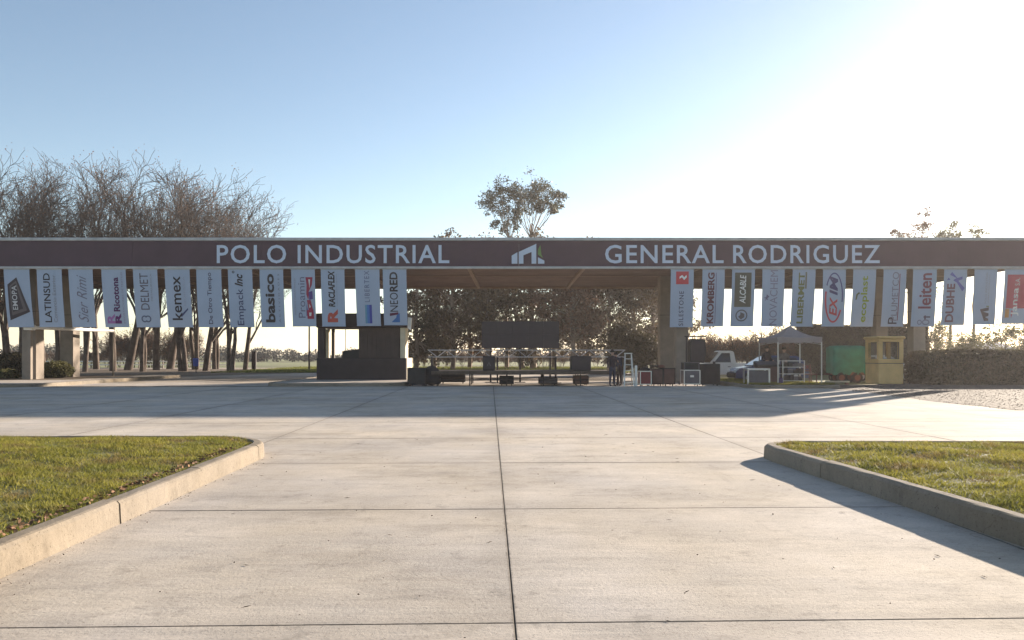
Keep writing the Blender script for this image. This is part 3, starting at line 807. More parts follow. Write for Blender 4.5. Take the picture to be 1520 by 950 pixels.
for bi, ((pl, pr), lean, ybot, label, art) in enumerate(BANNERS):
    k = FY / FPX
    xl, xr = (pl - 760) * k, (pr - 760) * k
    w = xr - xl
    sx = lean * k * 0.2
    hb = BTOP - (EYE + (526 - ybot) * k)
    ph = rnd.uniform(0, 6.28); back = rnd.uniform(0.22, 0.40); tw = rnd.uniform(-0.05, 0.05)
    def Sf(u, v, off=0.0, w=w, hb=hb, sx=sx, ph=ph, back=back, tw=tw):
        d = 1 - v
        y = back * d ** 1.4 + 0.018 * math.sin(u * 5.0 + ph) * d + 0.012 * math.sin(v * 9 + ph * 2) * d + tw * (u - .5) * d
        return (u * w - w / 2 + sx * d, y - off, -hb * d)
    ba = thing('hanging_banner', label, 'banner', ((xl + xr) / 2, FY + 0.02, BTOP), group='vertical banners hanging below the fascia')
    nu, nv = 6, 14
    mb = MB(); V = []; F = []
    for side in (0.0, -0.006):
        for j in range(nv + 1):
            for i in range(nu + 1): V.append(Sf(i / nu, j / nv, side))
    o2 = (nu + 1) * (nv + 1)
    for j in range(nv):
        for i in range(nu):
            a = j * (nu + 1) + i
            F.append((a, a + 1, a + nu + 2, a + nu + 1)); F.append((o2 + a, o2 + a + nu + 1, o2 + a + nu + 2, o2 + a + 1))
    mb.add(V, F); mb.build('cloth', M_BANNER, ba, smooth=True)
    MB().tube([(-w / 2 - 0.04, 0, 0.005), (w / 2 + 0.04, 0, 0.005)], 0.022, 6).build('rod', M_ROD, ba)
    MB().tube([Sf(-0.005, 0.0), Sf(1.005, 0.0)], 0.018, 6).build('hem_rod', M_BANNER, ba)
    for op in art:
        mb = MB()
        if op[0] == 'T':
            _, txt, u0, u1, v0, v1, c, bold, sh, sp = op
            Vt, Ft = glyphs(txt, bold, sh, sp)
            mn, mx_ = Vt.min(0), Vt.max(0)
            vv = v0 + (Vt[:, 0] - mn[0]) / (mx_[0] - mn[0]) * (v1 - v0)
            uu = u1 - (Vt[:, 1] - mn[1]) / (mx_[1] - mn[1]) * (u1 - u0)
            mb.add([Sf(a, b, 0.014) for a, b in zip(uu, vv)], Ft)
            mb.build('lettering', ink(c), ba)
        elif op[0] == 'P':
            layer = 0.010 if op[2] != W_ else 0.016
            idx = sum(1 for q in art[:art.index(op)] if q[0] == 'P')
            pv, pf = fine_poly(op[1])
            mb.add([Sf(a, b, layer + 0.0012 * idx) for a, b in pv], pf)
            mb.build('emblem', ink(op[2]), ba)
        else:
            n_ = len(op[1])
            mb.add([Sf(a, b, 0.013) for a, b in op[1]] + [Sf(a, b, 0.013) for a, b in op[2]], [(i, i + 1, n_ + i + 1, n_ + i) for i in range(n_ - 1)])
            mb.build('emblem', ink(op[3]), ba)

# ------------------------------------------------------------------ trees
def grow_tree(seed, H, levels=5, spread=0.42, trunk_r=0.30, kids=(4, 5), base_split=0.22, up=0.35, twig=0.016, stems=None):
    """returns (thick mesh builder, fine mesh builder, tips)"""
    rr = random.Random(seed)
    thick, fine, tips = MB(), MB(), []
    def br(p, d, Ln, r, lev):
        n = 5 if lev < 2 else (4 if lev < 4 else 3)
        pts = [p.copy()]; rad = [r]; dirs = [d.copy()]
        dd = d.copy()
        for i in range(n):
            j = 0.10 + 0.07 * lev
            dd = (dd + Vector((rr.gauss(0, j), rr.gauss(0, j), rr.gauss(0, j * .6) + up * 0.16))).normalized()
            pts.append(pts[-1] + dd * (Ln / n)); dirs.append(dd.copy())
            rad.append(max(twig, r * (1 - 0.62 * (i + 1) / n)))
        tgt = thick if lev <= 2 else fine
        tgt.tube(pts, rad, 7 if lev == 0 else 6 if lev == 1 else 4 if lev == 2 else 3, caps=False)
        if lev >= levels:
            tips.append((pts[-1], dd)); return
        nk = rr.randint(*kids) if lev > 0 else rr.randint(4, 6)
        lo = base_split if lev == 0 else 0.22
        for q in range(nk):
            t = lo + (1 - lo) * (q + rr.uniform(0.2, 0.9)) / nk
            t = min(t, 0.98); f = t * n; i = min(n - 1, int(f)); pp = pts[i].lerp(pts[i + 1], f - i)
            ax = dirs[i + 1].cross(Vector((rr.gauss(0, 1), rr.gauss(0, 1), rr.gauss(0, 1)))).normalized()
            ang = rr.uniform(0.6, 1.4) * spread * (1.0 if lev else 0.85)
            nd = (Matrix.Rotation(ang, 3, ax) @ dirs[i + 1]).normalized()
            nl = Ln * rr.uniform(0.52, 0.78) * (1.05 if lev == 0 else 1.0) * (1.15 - 0.35 * t)
            br(pp, nd, nl, max(twig, rad[i] * rr.uniform(0.52, 0.70)), lev + 1)
        # the leader goes on
        if lev > 0:
            br(pts[-1], dd, Ln * 0.6, rad[-1], lev + 1)
    for (ox, lx, ly, s_) in (stems or [(0, 0, 0, 1.0)]):
        br(Vector((ox, 0, -0.15)), Vector((lx, ly, 1)).normalized(), H * 0.56 * s_, trunk_r * s_, 0)
    return thick, fine, tips

def bare_proto(name, seed, H, label, group, cat='tree', leafn=2, leafs=0.10, leafmat=None, rng=None, **kw):
    thick, fine, tips = grow_tree(seed, H, **kw)
    rng = np.random.default_rng(seed)
    root = thing(name, label, cat, group=group)
    thick.build('trunk', M_BARK, root, smooth=True)
    Vf = np.array(fine.v) if fine.v else np.zeros((0, 3)); Ff = np.array(fine.f)
    C = []
    for p, d in tips:
        if rng.random() < 0.5:
            for q in range(leafn): C.append(np.array(p) + rng.normal(0, 0.22, 3))
    C = np.array(C)
    Vl, Fl = leaf_quads(C, leafs, rng)
    V = np.concatenate([Vf, Vl]); F = np.concatenate([Ff, Fl + len(Vf)])
    me = quads_mesh('crown', V, F, [M_TWIG, leafmat or M_LEAF_BROWN], np.concatenate([np.zeros(len(Ff)), np.ones(len(Fl))]))
    cr_ = link('crown', me, root); cr_['kind'] = 'stuff'
    top = max(V[:, 2])
    return root, top

def place(proto, used, x, y, h, top, rz, z=0.0, label=None, sx=1.0):
    r = proto if not used else copy_tree(proto)
    s_ = h / top
    r.location = (x, y, z); r.rotation_euler = (0, 0, rz); r.scale = (s_ * sx, s_ * sx, s_)
    if label: r['label'] = label
    return r

GT = 'bare trees in the row beyond the columns'
protos = []
for k in range(5):
    stems = None if k % 2 == 0 else [(-0.25, -0.10, 0.05, 1.0), (0.28, 0.10, -0.04, 0.9)]
    protos.append(list(bare_proto('bare_tree', 40 + k, 20.0, 'tall leafless tree in the dense row beyond the raised white bar', GT, trunk_r=0.40 if not stems else 0.33, stems=stems, spread=0.36 + 0.03 * (k % 3), levels=4, kids=(4, 5) if not stems else (3, 5), up=0.40, twig=0.018, leafn=3, leafs=0.075)) + [False])
row = [(-28, 72, 20.6), (12, 76, 21.2), (36, 70, 19.8), (64, 79, 20.4), (88, 74, 19.5), (126, 70, 19.4), (143, 82, 22.0), (168, 73, 20.4), (190, 78, 21.4), (212, 71, 19.4), (232, 77, 21.2), (252, 84, 22.2), (272, 72, 19.0), (290, 80, 19.8), (305, 74, 18.4), (320, 83, 19.8), (342, 72, 17.4), (364, 79, 17.6)]
for i, (px, d, h) in enumerate(row):
    pr = protos[(i * 3 + i // 5) % 5]
    place(pr[0], pr[2], at(px, d), d, h, pr[1], rnd.uniform(0, 6.28), -0.05, sx=rnd.uniform(0.85, 1.0))
    pr[2] = True

def clump_tree(name, label, cat, loc, seed, trunk_h, clumps, trunk_r, leaf, nleaf, lmat, bmat, group=None, droop=0.0, aspect=0.5, lean=(0, 0)):
    """trunk with a limb to each clump (x, y, z, radius) relative to the base"""
    rr = random.Random(seed); rng = np.random.default_rng(seed)
    root = thing(name, label, cat, loc, group=group)
    tb = MB()
    tp = [Vector((0, 0, -0.1))]
    n = 7
    for i in range(1, n + 1):
        tp.append(Vector((lean[0] * i / n + rr.gauss(0, 0.05 * trunk_h / n), lean[1] * i / n + rr.gauss(0, 0.05 * trunk_h / n), trunk_h * i / n)))
    tb.tube(tp, [trunk_r * (1 - 0.65 * i / n) for i in range(n + 1)], 8, caps=False)
    C = []; T_ = MB()
    for (x, y, z, r) in clumps:
        c = Vector((x, y, z))
        f = max(0.25, min(0.97, (z - 0.75 * math.hypot(x - lean[0], y - lean[1]) - 0.4) / trunk_h)) * n
        i = min(n - 1, int(f)); s_ = tp[i].lerp(tp[i + 1], f - i)
        mid = s_.lerp(c, 0.5) + Vector((rr.gauss(0, .2), rr.gauss(0, .2), rr.uniform(-.3, .1) * r))
        r0 = trunk_r * (1 - 0.65 * f / n) * 0.42
        tb.tube([s_, s_.lerp(mid, .5) + Vector((rr.gauss(0, .08),) * 3), mid, mid.lerp(c, .6), c], [r0, r0 * .8, r0 * .6, r0 * .4, r0 * .22], 5, caps=False)
        nsub = 7
        for q in range(nsub):
            e = c + Vector((rr.gauss(0, .55), rr.gauss(0, .55), rr.gauss(0.05, .42))) * r
            st = mid.lerp(c, rr.uniform(0.3, 1.0))
            T_.tube([st, st.lerp(e, .5) + Vector((rr.gauss(0, .06), rr.gauss(0, .06), rr.gauss(0.05, .06))) * r, e], [r0 * .25, r0 * .16, 0.012], 3, caps=False)
            m_ = max(4, int(nleaf / nsub))
            w_ = rng.normal(0, 0.26, (m_, 3)) * r; w_[:, 2] *= 0.8
            C.append(np.array(e) + w_ - np.array([0, 0, droop * r]) * rng.random((m_, 1)))
    tb.build('trunk', bmat, root, smooth=True)
    C = np.concatenate(C)
    Vl, Fl = leaf_quads(C, leaf, rng, aspect=aspect)
    Vf = np.array(T_.v); Ff = np.array(T_.f)
    V = np.concatenate([Vf, Vl]); F = np.concatenate([Ff, Fl + len(Vf)])
    me = quads_mesh('crown', V, F, [M_TWIG, lmat], np.concatenate([np.zeros(len(Ff)), np.ones(len(Fl))]))
    o = link('crown', me, root); o['kind'] = 'stuff'
    return root

def crown_clumps(seed, zlo, zhi, rx, n, r=(0.8, 1.5), taper=0.5):
    rr = random.Random(seed); out = []
    for i in range(n):
        t = rr.random() ** 0.8
        z = zlo + (zhi - zlo) * t
        env = rx * math.sin(math.pi * (0.18 + 0.74 * t)) ** 0.7
        a = rr.uniform(0, 6.283); q = env * math.sqrt(rr.uniform(0.15, 1.0))
        out.append((q * math.cos(a), q * math.sin(a), z, rr.uniform(*r)))
    return out

# tall eucalypts that stand over the fascia
def px_clumps(lst, d, x0, rr):
    return [(at(px, d) - x0, rr.uniform(-1.6, 1.6), EYE + (526 - py) * d / FPX, r) for px, py, r in lst]
rr = random.Random(2)
xe = at(775, 88)
clump_tree('eucalyptus_tree', 'tall slender eucalyptus with small tufted crown leaning away from its twin', 'tree', (xe, 88, -.05), 61, 15.0,
           px_clumps([(722, 296, 1.1), (733, 286, 1.2), (744, 283, 1.2), (752, 292, 1.0), (738, 302, 1.1), (728, 306, .8), (746, 312, 1.0), (756, 322, 1.1), (748, 335, .9), (762, 330, .9), (766, 318, .7), (737, 336, .6), (742, 293, 1.2), (754, 283, .9)], 88, xe, rr), 0.33, 0.15, 240, M_LEAF_EU, M_EUBARK, aspect=0.4, lean=(-1.6, 0))
xe2 = at(792, 90)
clump_tree('eucalyptus_tree', 'taller eucalyptus with broad umbrella crown above the roof emblem', 'tree', (xe2, 90, -.05), 62, 15.5,
           px_clumps([(760, 284, 1.2), (770, 279, 1.3), (782, 277, 1.3), (794, 281, 1.3), (806, 280, 1.3), (814, 285, 1.2), (824, 294, 1.0), (830, 296, .7), (812, 297, 1.2), (800, 296, 1.2), (788, 293, 1.2), (776, 292, 1.2), (766, 294, 1.0), (819, 305, .9), (822, 312, .6), (806, 308, .8), (798, 312, .7), (780, 304, 1.0), (774, 312, .7)], 90, xe2, rr), 0.36, 0.15, 260, M_LEAF_EU, M_EUBARK, aspect=0.4, lean=(-0.4, 0))
# dense trees behind the stage
GD = 'dense dark trees massed behind the stage'
mass = [(618, 78, 12.4, 3.2), (645, 88, 12.0, 3.6), (672, 80, 13.8, 3.4), (697, 90, 14.6, 3.6), (722, 78, 12.6, 3.0), (752, 92, 15.0, 3.4), (790, 84, 14.4, 3.6), (822, 90, 14.6, 3.4), (850, 79, 12.2, 3.2), (873, 92, 15.8, 2.6), (905, 83, 12.0, 3.6), (940, 88, 12.4, 3.6), (968, 80, 11.8, 3.2), (1002, 90, 11.4, 3.0)]
for i, (px, d, h, rx) in enumerate(mass):
    brown = i in (1, 3, 8)
    clump_tree('dense_tree', ['dark olive tree with dense low crown in the mass behind the stage', 'brown-leaved tree in the mass of trees behind the stage'][brown], 'tree', (at(px, d), d, -.05), 100 + i, h * 0.92,
               crown_clumps(200 + i, 2.2 if i % 3 else 1.2, h - 0.6, rx, 40, (0.9, 1.7)), 0.26, 0.16, 210, M_LEAF_DARK if not brown else M_LEAF_BROWN, M_EUBARK, GD, aspect=0.5)
# right-hand sparse tall trees, tops above the fascia
GS = 'thin trees rising over the fascia end'
for i, (px, d, lst) in enumerate([
    (1368, 84, [(1338, 338, .5), (1344, 346, .6), (1366, 321, .6), (1371, 331, .7), (1376, 341, .8), (1382, 333, .5), (1372, 350, .9), (1360, 360, 1.3), (1380, 380, 1.5), (1366, 400, 1.5), (1385, 420, 1.6), (1372, 440, 1.6)]),
    (1412, 86, [(1408, 334, .6), (1413, 342, .8), (1406, 348, .7), (1394, 349, .6), (1420, 349, .6), (1412, 366, 1.3), (1400, 390, 1.4), (1420, 400, 1.4), (1390, 430, 1.5), (1396, 460, 1.5)]),
    (1446, 88, [(1432, 345, .5), (1453, 337, .6), (1458, 343, .6), (1450, 347, .7), (1446, 365, 1.0)])]):
    xt = at(px, d)
    clump_tree('thin_tree', ['thin tree with a few upright reddish tufts above the fascia end', 'thin tree with a rounded tuft above the fascia end', 'slight tree with the smallest tufts above the fascia end'][i], 'tree', (xt, d, -.05), 300 + i, 12.5,
               px_clumps(lst, d, xt, rr), 0.2, 0.13, 110, M_LEAF_BROWN if i == 0 else M_LEAF_LIGHT, M_BARK, GS)
# thickets: bare shrubs
GB = 'leafless brush beyond the parked vehicles'
sp = []
for k in range(3):
    stems = [(rnd.uniform(-.8, .8), rnd.uniform(-.35, .35), rnd.uniform(-.3, .3), rnd.uniform(.7, 1.0)) for q in range(6)]
    sp.append(list(bare_proto('bare_shrub', 70 + k, 4.0, 'leafless brown shrub in the thicket beyond the parked vehicles', GB, 'shrub', leafn=3, leafs=0.06, levels=3, trunk_r=0.05, stems=stems, kids=(4, 6), up=0.5, twig=0.010)) + [False])
shr = []
for px in range(1032, 1240, 15):
    shr.append((px + rnd.uniform(-4, 4), rnd.uniform(62, 72), rnd.uniform(3.2, 4.8), None))
for px in range(632, 990, 17):
    shr.append((px + rnd.uniform(-4, 4), rnd.uniform(97, 104), rnd.uniform(1.5, 2.4), 'low leafless scrub at the far edge of the meadow'))
for px in range(160, 290, 15):
    shr.append((px + rnd.uniform(-4, 4), rnd.uniform(93, 98), rnd.uniform(4.0, 5.6), 'leafless brown scrub behind the row of tall bare trees'))
for px in range(20, 150, 24):
    shr.append((px + rnd.uniform(-4, 4), rnd.uniform(95, 99), rnd.uniform(2.0, 2.6), 'leafless brown scrub behind the row of tall bare trees'))
for i, (px, d, h, lb) in enumerate(shr):
    pr = sp[i % 3]
    o = place(pr[0], pr[2], at(px, d), d, h, pr[1], rnd.uniform(0, 6.28), -0.06, lb, sx=rnd.uniform(.9, 1.3))
    if lb: o['group'] = 'scrub behind the row of tall trees' if 'row' in lb else 'scrub at the meadow edge'
    pr[2] = True
# leafy bushes
def bush(label, x, y, rx, ry, h, n, m, leaf=0.07, group=None, z=0.1, seed=1, name='bush'):
    rng = np.random.default_rng(seed)
    root = thing(name, label, 'bush', (x, y, z), group=group)
    core = MB(); core.ellipsoid((0, 0, h * 0.42), (rx * .82, ry * .82, h * .48), 14, 8)
    st = MB()
    for k in range(5): st.tube([(0, 0, -.05), (rng.normal(0, .2) * rx, rng.normal(0, .2) * ry, h * .5)], [0.04, 0.02], 5)
    st.build('stem', M_BARK, root)
    th = rng.random(n) * 2 * np.pi; ph = np.arcsin(rng.uniform(-.6, 1, n)); q = rng.uniform(.74, 1.04, n) * (1 + 0.10 * np.sin(th * 5 + seed) * np.cos(ph * 4))
    C = np.stack([rx * q * np.cos(ph) * np.cos(th), ry * q * np.cos(ph) * np.sin(th), h * .47 + h * .53 * q * np.sin(ph)], 1)
    C[:, 2] = np.maximum(C[:, 2], 0.03)
    V, F = leaf_quads(C, leaf, rng)
    c_ = link('foliage', quads_mesh('foliage', V, F, m), root); c_['kind'] = 'stuff'
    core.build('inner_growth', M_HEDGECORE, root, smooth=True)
    return root
bush('large dark bush beside the column that carries the white bar', at(8, 47), 47.5, 1.75, 1.5, 1.55, 5200, M_HEDGE, seed=3)
bush('low sunlit yellow-green bush between the paired columns', at(76, 46), 46.4, 0.95, 1.0, 1.05, 3600, M_LEAF_LIGHT, seed=4, leaf=0.06)
bush('small yellow-green bush in front of the large dark bush', at(4, 44.5), 44.8, .75, .7, 0.6, 1800, M_LEAF_LIGHT, seed=5, leaf=0.06)
GR = 'pale bushes beyond the clipped hedge'
for i, (px, d, rx, h) in enumerate([(1388, 70, 1.6, 4.4), (1412, 74, 1.9, 4.0), (1440, 68, 1.6, 3.8), (1464, 82, 1.8, 3.6), (1492, 64, 2.2, 4.2), (1520, 66, 2.4, 4.4), (1548, 68, 2.4, 4.8), (1585, 70, 2.6, 4.6)]):
    xb = at(px, d)
    clump_tree('pale_bush', 'pale bush rising beyond the clipped hedge', 'bush', (xb, d, -.06), 400 + i, h * .8, crown_clumps(420 + i, .5, h - .4, rx, 16, (.5, .9)), .07, .09, 150, M_LEAF_LIGHT, M_BARK, GR)
GM = 'dark rounded trees beside the inner column'
for i, (px, d, h, rx) in enumerate([(925, 60, 4.4, 1.0), (938, 62, 4.0, 1.2), (957, 61, 3.4, 1.2)]):
    xb = at(px, d)
    clump_tree('dark_shrub', ['tall narrow dark shrub behind the stepladder', 'dark shrub between the narrow shrub and the inner column', 'lower dark shrub against the inner column'][i], 'bush', (xb, d, -.06), 440 + i, h * .85, crown_clumps(450 + i, .4, h - .5, rx, 30, (.5, .85)), .09, .10, 240, M_HEDGE, M_BARK, GM)

def hedge(name, label, x0, x1, y0, y1, h, n, leaf, seed, bumps=0.06):
    rng = np.random.default_rng(seed)
    root = thing(name, label, 'hedge', ((x0 + x1) / 2, (y0 + y1) / 2, 0))
    cx, cy = (x0 + x1) / 2, (y0 + y1) / 2
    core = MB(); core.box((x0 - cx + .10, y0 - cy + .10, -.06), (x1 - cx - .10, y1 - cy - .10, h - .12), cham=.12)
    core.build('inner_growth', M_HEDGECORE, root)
    A = np.array([(x1 - x0) * h, (x1 - x0) * (y1 - y0), (y1 - y0) * h, (y1 - y0) * h]); A = A / A.sum()
    f = rng.choice(4, n, p=A); a, b = rng.random(n), rng.random(n)
    X = np.where(f <= 1, x0 + (x1 - x0) * a, np.where(f == 2, x0, x1)); Y = np.where(f == 0, y0, np.where(f == 1, y0 + (y1 - y0) * b, y0 + (y1 - y0) * a)); Z = np.where(f == 1, h, h * b)
    wob = bumps * np.sin(X * 2.3 + seed) * np.sin(Z * 3.1 + X) + rng.normal(0, .035, n)
    Y = Y + np.where(f == 0, -wob, 0); Z = np.where(f == 1, h + wob * .8 + .05 * np.sin(X * 1.1), Z * (1 + .03 * np.sin(X * 1.1))); X = X + np.where(f == 2, -wob, np.where(f == 3, wob, 0))
    V, F = leaf_quads(np.stack([X - cx, Y - cy, np.maximum(Z, .02)], 1), leaf, rng)
    o = link('foliage', quads_mesh('foliage', V, F, M_HEDGE), root); o['kind'] = 'stuff'
hedge('clipped_hedge', 'long clipped box hedge at the edge of the gravel', at(1374, 39.5), 37, 39.2, 41.6, 1.70, 34000, 0.07, 7)
hedge('tall_hedge', 'tall dark hedge wall behind the yellow kiosk', at(1196, 60), at(1378, 60), 60, 62, 3.75, 26000, 0.11, 8, 0.15)
# far hedgerow
rng = np.random.default_rng(77)
C = []
for k in range(240):
    x = rng.uniform(-190, 190); y = rng.uniform(168, 186)
    h = rng.uniform(1.6, 3.6) * (0.8 + 0.4 * math.sin(x * 0.07) ** 2); r = rng.uniform(1.4, 3.0)
    n = 420
    q = rng.normal(0, 1, (n, 3)); q /= np.linalg.norm(q, axis=1)[:, None]; q *= rng.random((n, 1)) ** (1 / 3)
    c = np.array([x, y, h * .5]) + q * np.array([r, r, h * .55]); C.append(c)
C = np.concatenate(C); C[:, 2] = np.maximum(C[:, 2], 0)
V, F = leaf_quads(C, 0.22, rng)
tag(link('distant_hedgerow', quads_mesh('distant_hedgerow', V, F, M_FARTREE)), 'low grey-green line of trees along the horizon', 'treeline', kind='stuff')

# ------------------------------------------------------------------ gatehouse booth on its island
BX, BYF = -8.3, 43.1
bo = thing('gatehouse', 'dark gatehouse booth with low parapet under the banners', 'booth', (BX, BYF, 0.145))
def bxx(px, y): return at(px, y) - BX
zb = -0.145
MB().box((at(470, 42.9) - BX, -0.22, 0), (at(603, 42.9) - BX, -0.02, 1.20), cham=.015).build('front_parapet', M_CHARCOAL, bo)
MB().box((at(603, 42.9) - BX - 0.22, 0.0, 0), (at(603, 42.9) - BX + 0.02, 2.3, 1.20), cham=.015).build('side_parapet', M_CREAM, bo)  # sun on this end painted in as cream; its twin is charcoal
MB().box((at(470, 42.9) - BX, 0.0, 0), (at(470, 42.9) - BX + 0.2, 2.3, 1.20), cham=.015).build('side_parapet', M_CHARCOAL, bo)
MB().box((at(470, 43.3) - BX, 0.05, 2.90), (at(604, 43.3) - BX, 3.4, 3.69), cham=.03).build('roof', M_CHARCOAL, bo)
MB().box((at(472, 43.3) - BX, 0.12, 0), (at(482, 43.3) - BX, 0.46, 2.897), cham=.01).build('post', M_CHARCOAL, bo)
MB().box((at(594.5, 43.4) - BX, 0.20, 0), (at(602, 43.4) - BX, 1.4, 2.897), cham=.01).build('post', M_CREAM, bo)  # sunlit edge of the booth put into the post's colour
w0, w1 = at(533, 43.5) - BX, at(593, 43.5) - BX
wall = MB().box((w0, 0.30, 0), (w1, 3.0, 2.897)).build('wall', M_CHARWALL, bo)
for i in range(9):
    x = w0 + (w1 - w0) * (i + .5) / 9
    MB().box((x - (w1 - w0) / 18 + .008, 0.27, 1.2), (x + (w1 - w0) / 18 - .008, 0.297, 2.89)).build('cladding_board', M_CHARWALL, wall)
MB().box((at(484, 46.2) - BX, 2.7, 0), (at(490, 46.2) - BX, 3.1, 2.897), cham=.01).build('rear_post', M_CREAM, bo)  # sunlight on the back jamb painted as a cream tone
MB().box((at(493, 46.0) - BX, 2.75, 0), (at(497, 46.0) - BX, 2.95, 2.897)).build('rear_post', M_CHARWALL, bo)
MB().box((at(483, 43.6) - BX, 0.35, 0), (w0 - .003, 2.6, 1.16)).build('counter', M_CHARCOAL, bo)
mn = MB(); mn.prism([(at(509, 44) - BX, 1.165), (w0 - .02, 1.165), (w0 - .02, 1.72), (at(509, 44) - BX, 1.58)], 'y', 0.7, 1.3); mn.build('cabinet', M_BLACK, bo)
MB().tube([(at(513, 46) - BX, 2.9, -.1), (at(513, 46) - BX, 2.9, 2.895)], 0.02, 6).build('mullion', M_CHARCOAL, bo)
fl = MB(); fl.prism([(0.0, -.30), (0.16, -.42), (0.22, .26), (0.02, .30)], 'y', -0.12, 0.12)
fo = fl.build('floodlight', M_WHITE, bo, loc=(at(604, 43.2) - BX + .04, .2, 3.18))

# ------------------------------------------------------------------ height bar at the first column
xb0, xb1 = at(46, 43.3), at(168, 50)
hb_ = thing('height_bar', 'white horizontal bar reaching back from the first concrete column', 'barrier', (xb0, 43.2, 0.1))
d_ = Vector((xb1 - xb0, 50 - 43.2, 0))
MB().tube([(0, 0.0, 2.96), (d_.x, d_.y, 2.96)], [0.10, 0.10], 8).build('boom', M_WHITE, hb_)
MB().box((-.28, -.16, 2.80), (.22, .20, 3.10), cham=.03).build('boom_box', M_WHITE, hb_)
MB().box((-.10, -.10, 0.03), (.10, .10, 2.798)).build('post', M_COLUMN, hb_)
MB().tube([(d_.x, d_.y, 0.0), (d_.x, d_.y, 2.86)], 0.05, 6).build('rest_post', M_COLUMN, hb_)

# ------------------------------------------------------------------ stage, screen, truss, speakers
st = thing('stage', 'low open stage of dark deck panels on thin legs', 'stage', (0.7, 39.9, -0.0))
x0, x1 = -4.0 - .7, 5.3 - .7
nm = 5
for i in range(nm):
    a, b = x0 + (x1 - x0) * i / nm, x0 + (x1 - x0) * (i + 1) / nm
    for y0, y1 in ((-1.6, 0.0), (0.0, 1.6)):
        MB().box((a + .006, y0 + .006, .55), (b - .006, y1 - .006, .72), cham=.01).build('deck_panel', M_DECK, st)
for i in range(nm + 1):
    x = x0 + .08 + (x1 - x0 - .16) * i / nm
    for y in (-1.5, 0, 1.5):
        MB().tube([(x, y, 0.0), (x, y, .547)], .034, 6).build('leg', M_CHARCOAL, st)
for y in (-1.5, 1.5):
    MB().tube([(x0 + .08, y, .28), (x1 - .08, y, .28)], .032, 5).build('brace', M_CHARCOAL, st)
tr = thing('truss', 'long aluminium box truss standing behind the stage', 'truss', (0.8, 42.6, -0.035))
x0, x1 = -5.4, 5.4
z0, z1 = 1.44, 1.82
for y in (-.18, .18):
    for z in (z0, z1):
        MB().tube([(x0, y, z), (x1, y, z)], .026, 6).build('chord', M_TRUSS, tr)
n = 22
for y in (-.18, .18):
    w_ = MB()
    for i in range(n):
        a, b = x0 + (x1 - x0) * i / n, x0 + (x1 - x0) * (i + 1) / n
        w_.tube([(a, y, z0 if i % 2 else z1), (b, y, z1 if i % 2 else z0)], .014, 4)
    o = w_.build('lacing', M_TRUSS, tr)
for x in (x0 + .2, -1.6, 1.6, x1 - .2):
    MB().box((x - .04, -.22, 0), (x + .04, -.205, 1.413)).build('support', M_CHARCOAL, tr)
    MB().box((x - .04, .205, 0), (x + .04, .22, 1.413)).build('support', M_CHARCOAL, tr)
    MB().box((x - .3, -.35, 0), (x + .3, .35, .03)).build('base_plate', M_CHARCOAL, tr)
    MB().box((x - .05, -.22, 1.414), (x + .05, .22, 1.434)).build('saddle', M_CHARCOAL, tr)
ys = 43.4
sc_ = thing('led_screen', 'large blank dark video screen raised behind the stage', 'screen', (at(772, ys), ys, -0.035))
sx0, sx1 = at(715, ys) - at(772, ys), at(830, ys) - at(772, ys)
sz0, sz1 = 1.93, 3.44
for i in range(5):
    for j in range(2):
        a, b = sx0 + (sx1 - sx0) * i / 5, sx0 + (sx1 - sx0) * (i + 1) / 5
        c, d = sz0 + (sz1 - sz0) * j / 2, sz0 + (sz1 - sz0) * (j + 1) / 2
        MB().box((a + .004, -.05, c + .004), (b - .004, .06, d - .004), cham=.006).build('panel', M_SCREEN, sc_)
for x in (sx0 + .5, 0, sx1 - .5):
    MB().box((x - .05, .085, 0), (x + .05, .16, sz1 - .1)).build('mast', M_CHARCOAL, sc_)
    MB().box((x - .3, -.1, 0), (x + .3, .9, .025)).build('base_plate', M_CHARCOAL, sc_)

MB().box((sx0 + .02, .062, sz0 + .02), (sx1 - .02, .082, sz1 - .02)).build('backing', M_BLACK, sc_)
def speaker(label, x0, x1, y0, y1, z0, z1, mark=None, cat='speaker'):
    s = thing('speaker', label, cat, ((x0 + x1) / 2, (y0 + y1) / 2, z0))
    w, d, h = (x1 - x0) / 2, (y1 - y0) / 2, z1 - z0
    MB().box((-w, -d, 0), (w, d, h), cham=.025).build('cabinet', M_BLACK, s)
    MB().box((-w + .04, -d - .012, .05), (w - .04, -d - .002, h - .05)).build('grille', M_SCREEN, s)
    if mark:
        mb = MB(); mb.add([(-.11, -d - .018, h * .32), (-.06, -d - .018, h * .32), (0, -d - .018, h * .5), (.06, -d - .018, h * .32), (.11, -d - .018, h * .32), (0, -d - .018, h * .62)], [(0, 1, 2, 5), (2, 3, 4, 5)])
        mb.build('badge', M_CASEGREY, s)
    for sx_ in (-1, 1):
        MB().box((sx_ * (w - .012) - .02, -.08, h * .6), (sx_ * (w + .012), .08, h * .7)).build('handle', M_CHARCOAL, s)
    return s
speaker('black loudspeaker with faint triangular badge on the stage', at(717, 40), at(735, 40), 39.7, 40.4, .722, 1.46, True)
speaker('wide black subwoofer near the end of the stage', at(847, 39.6), at(876, 39.6), 39.2, 40.2, .722, 1.47)

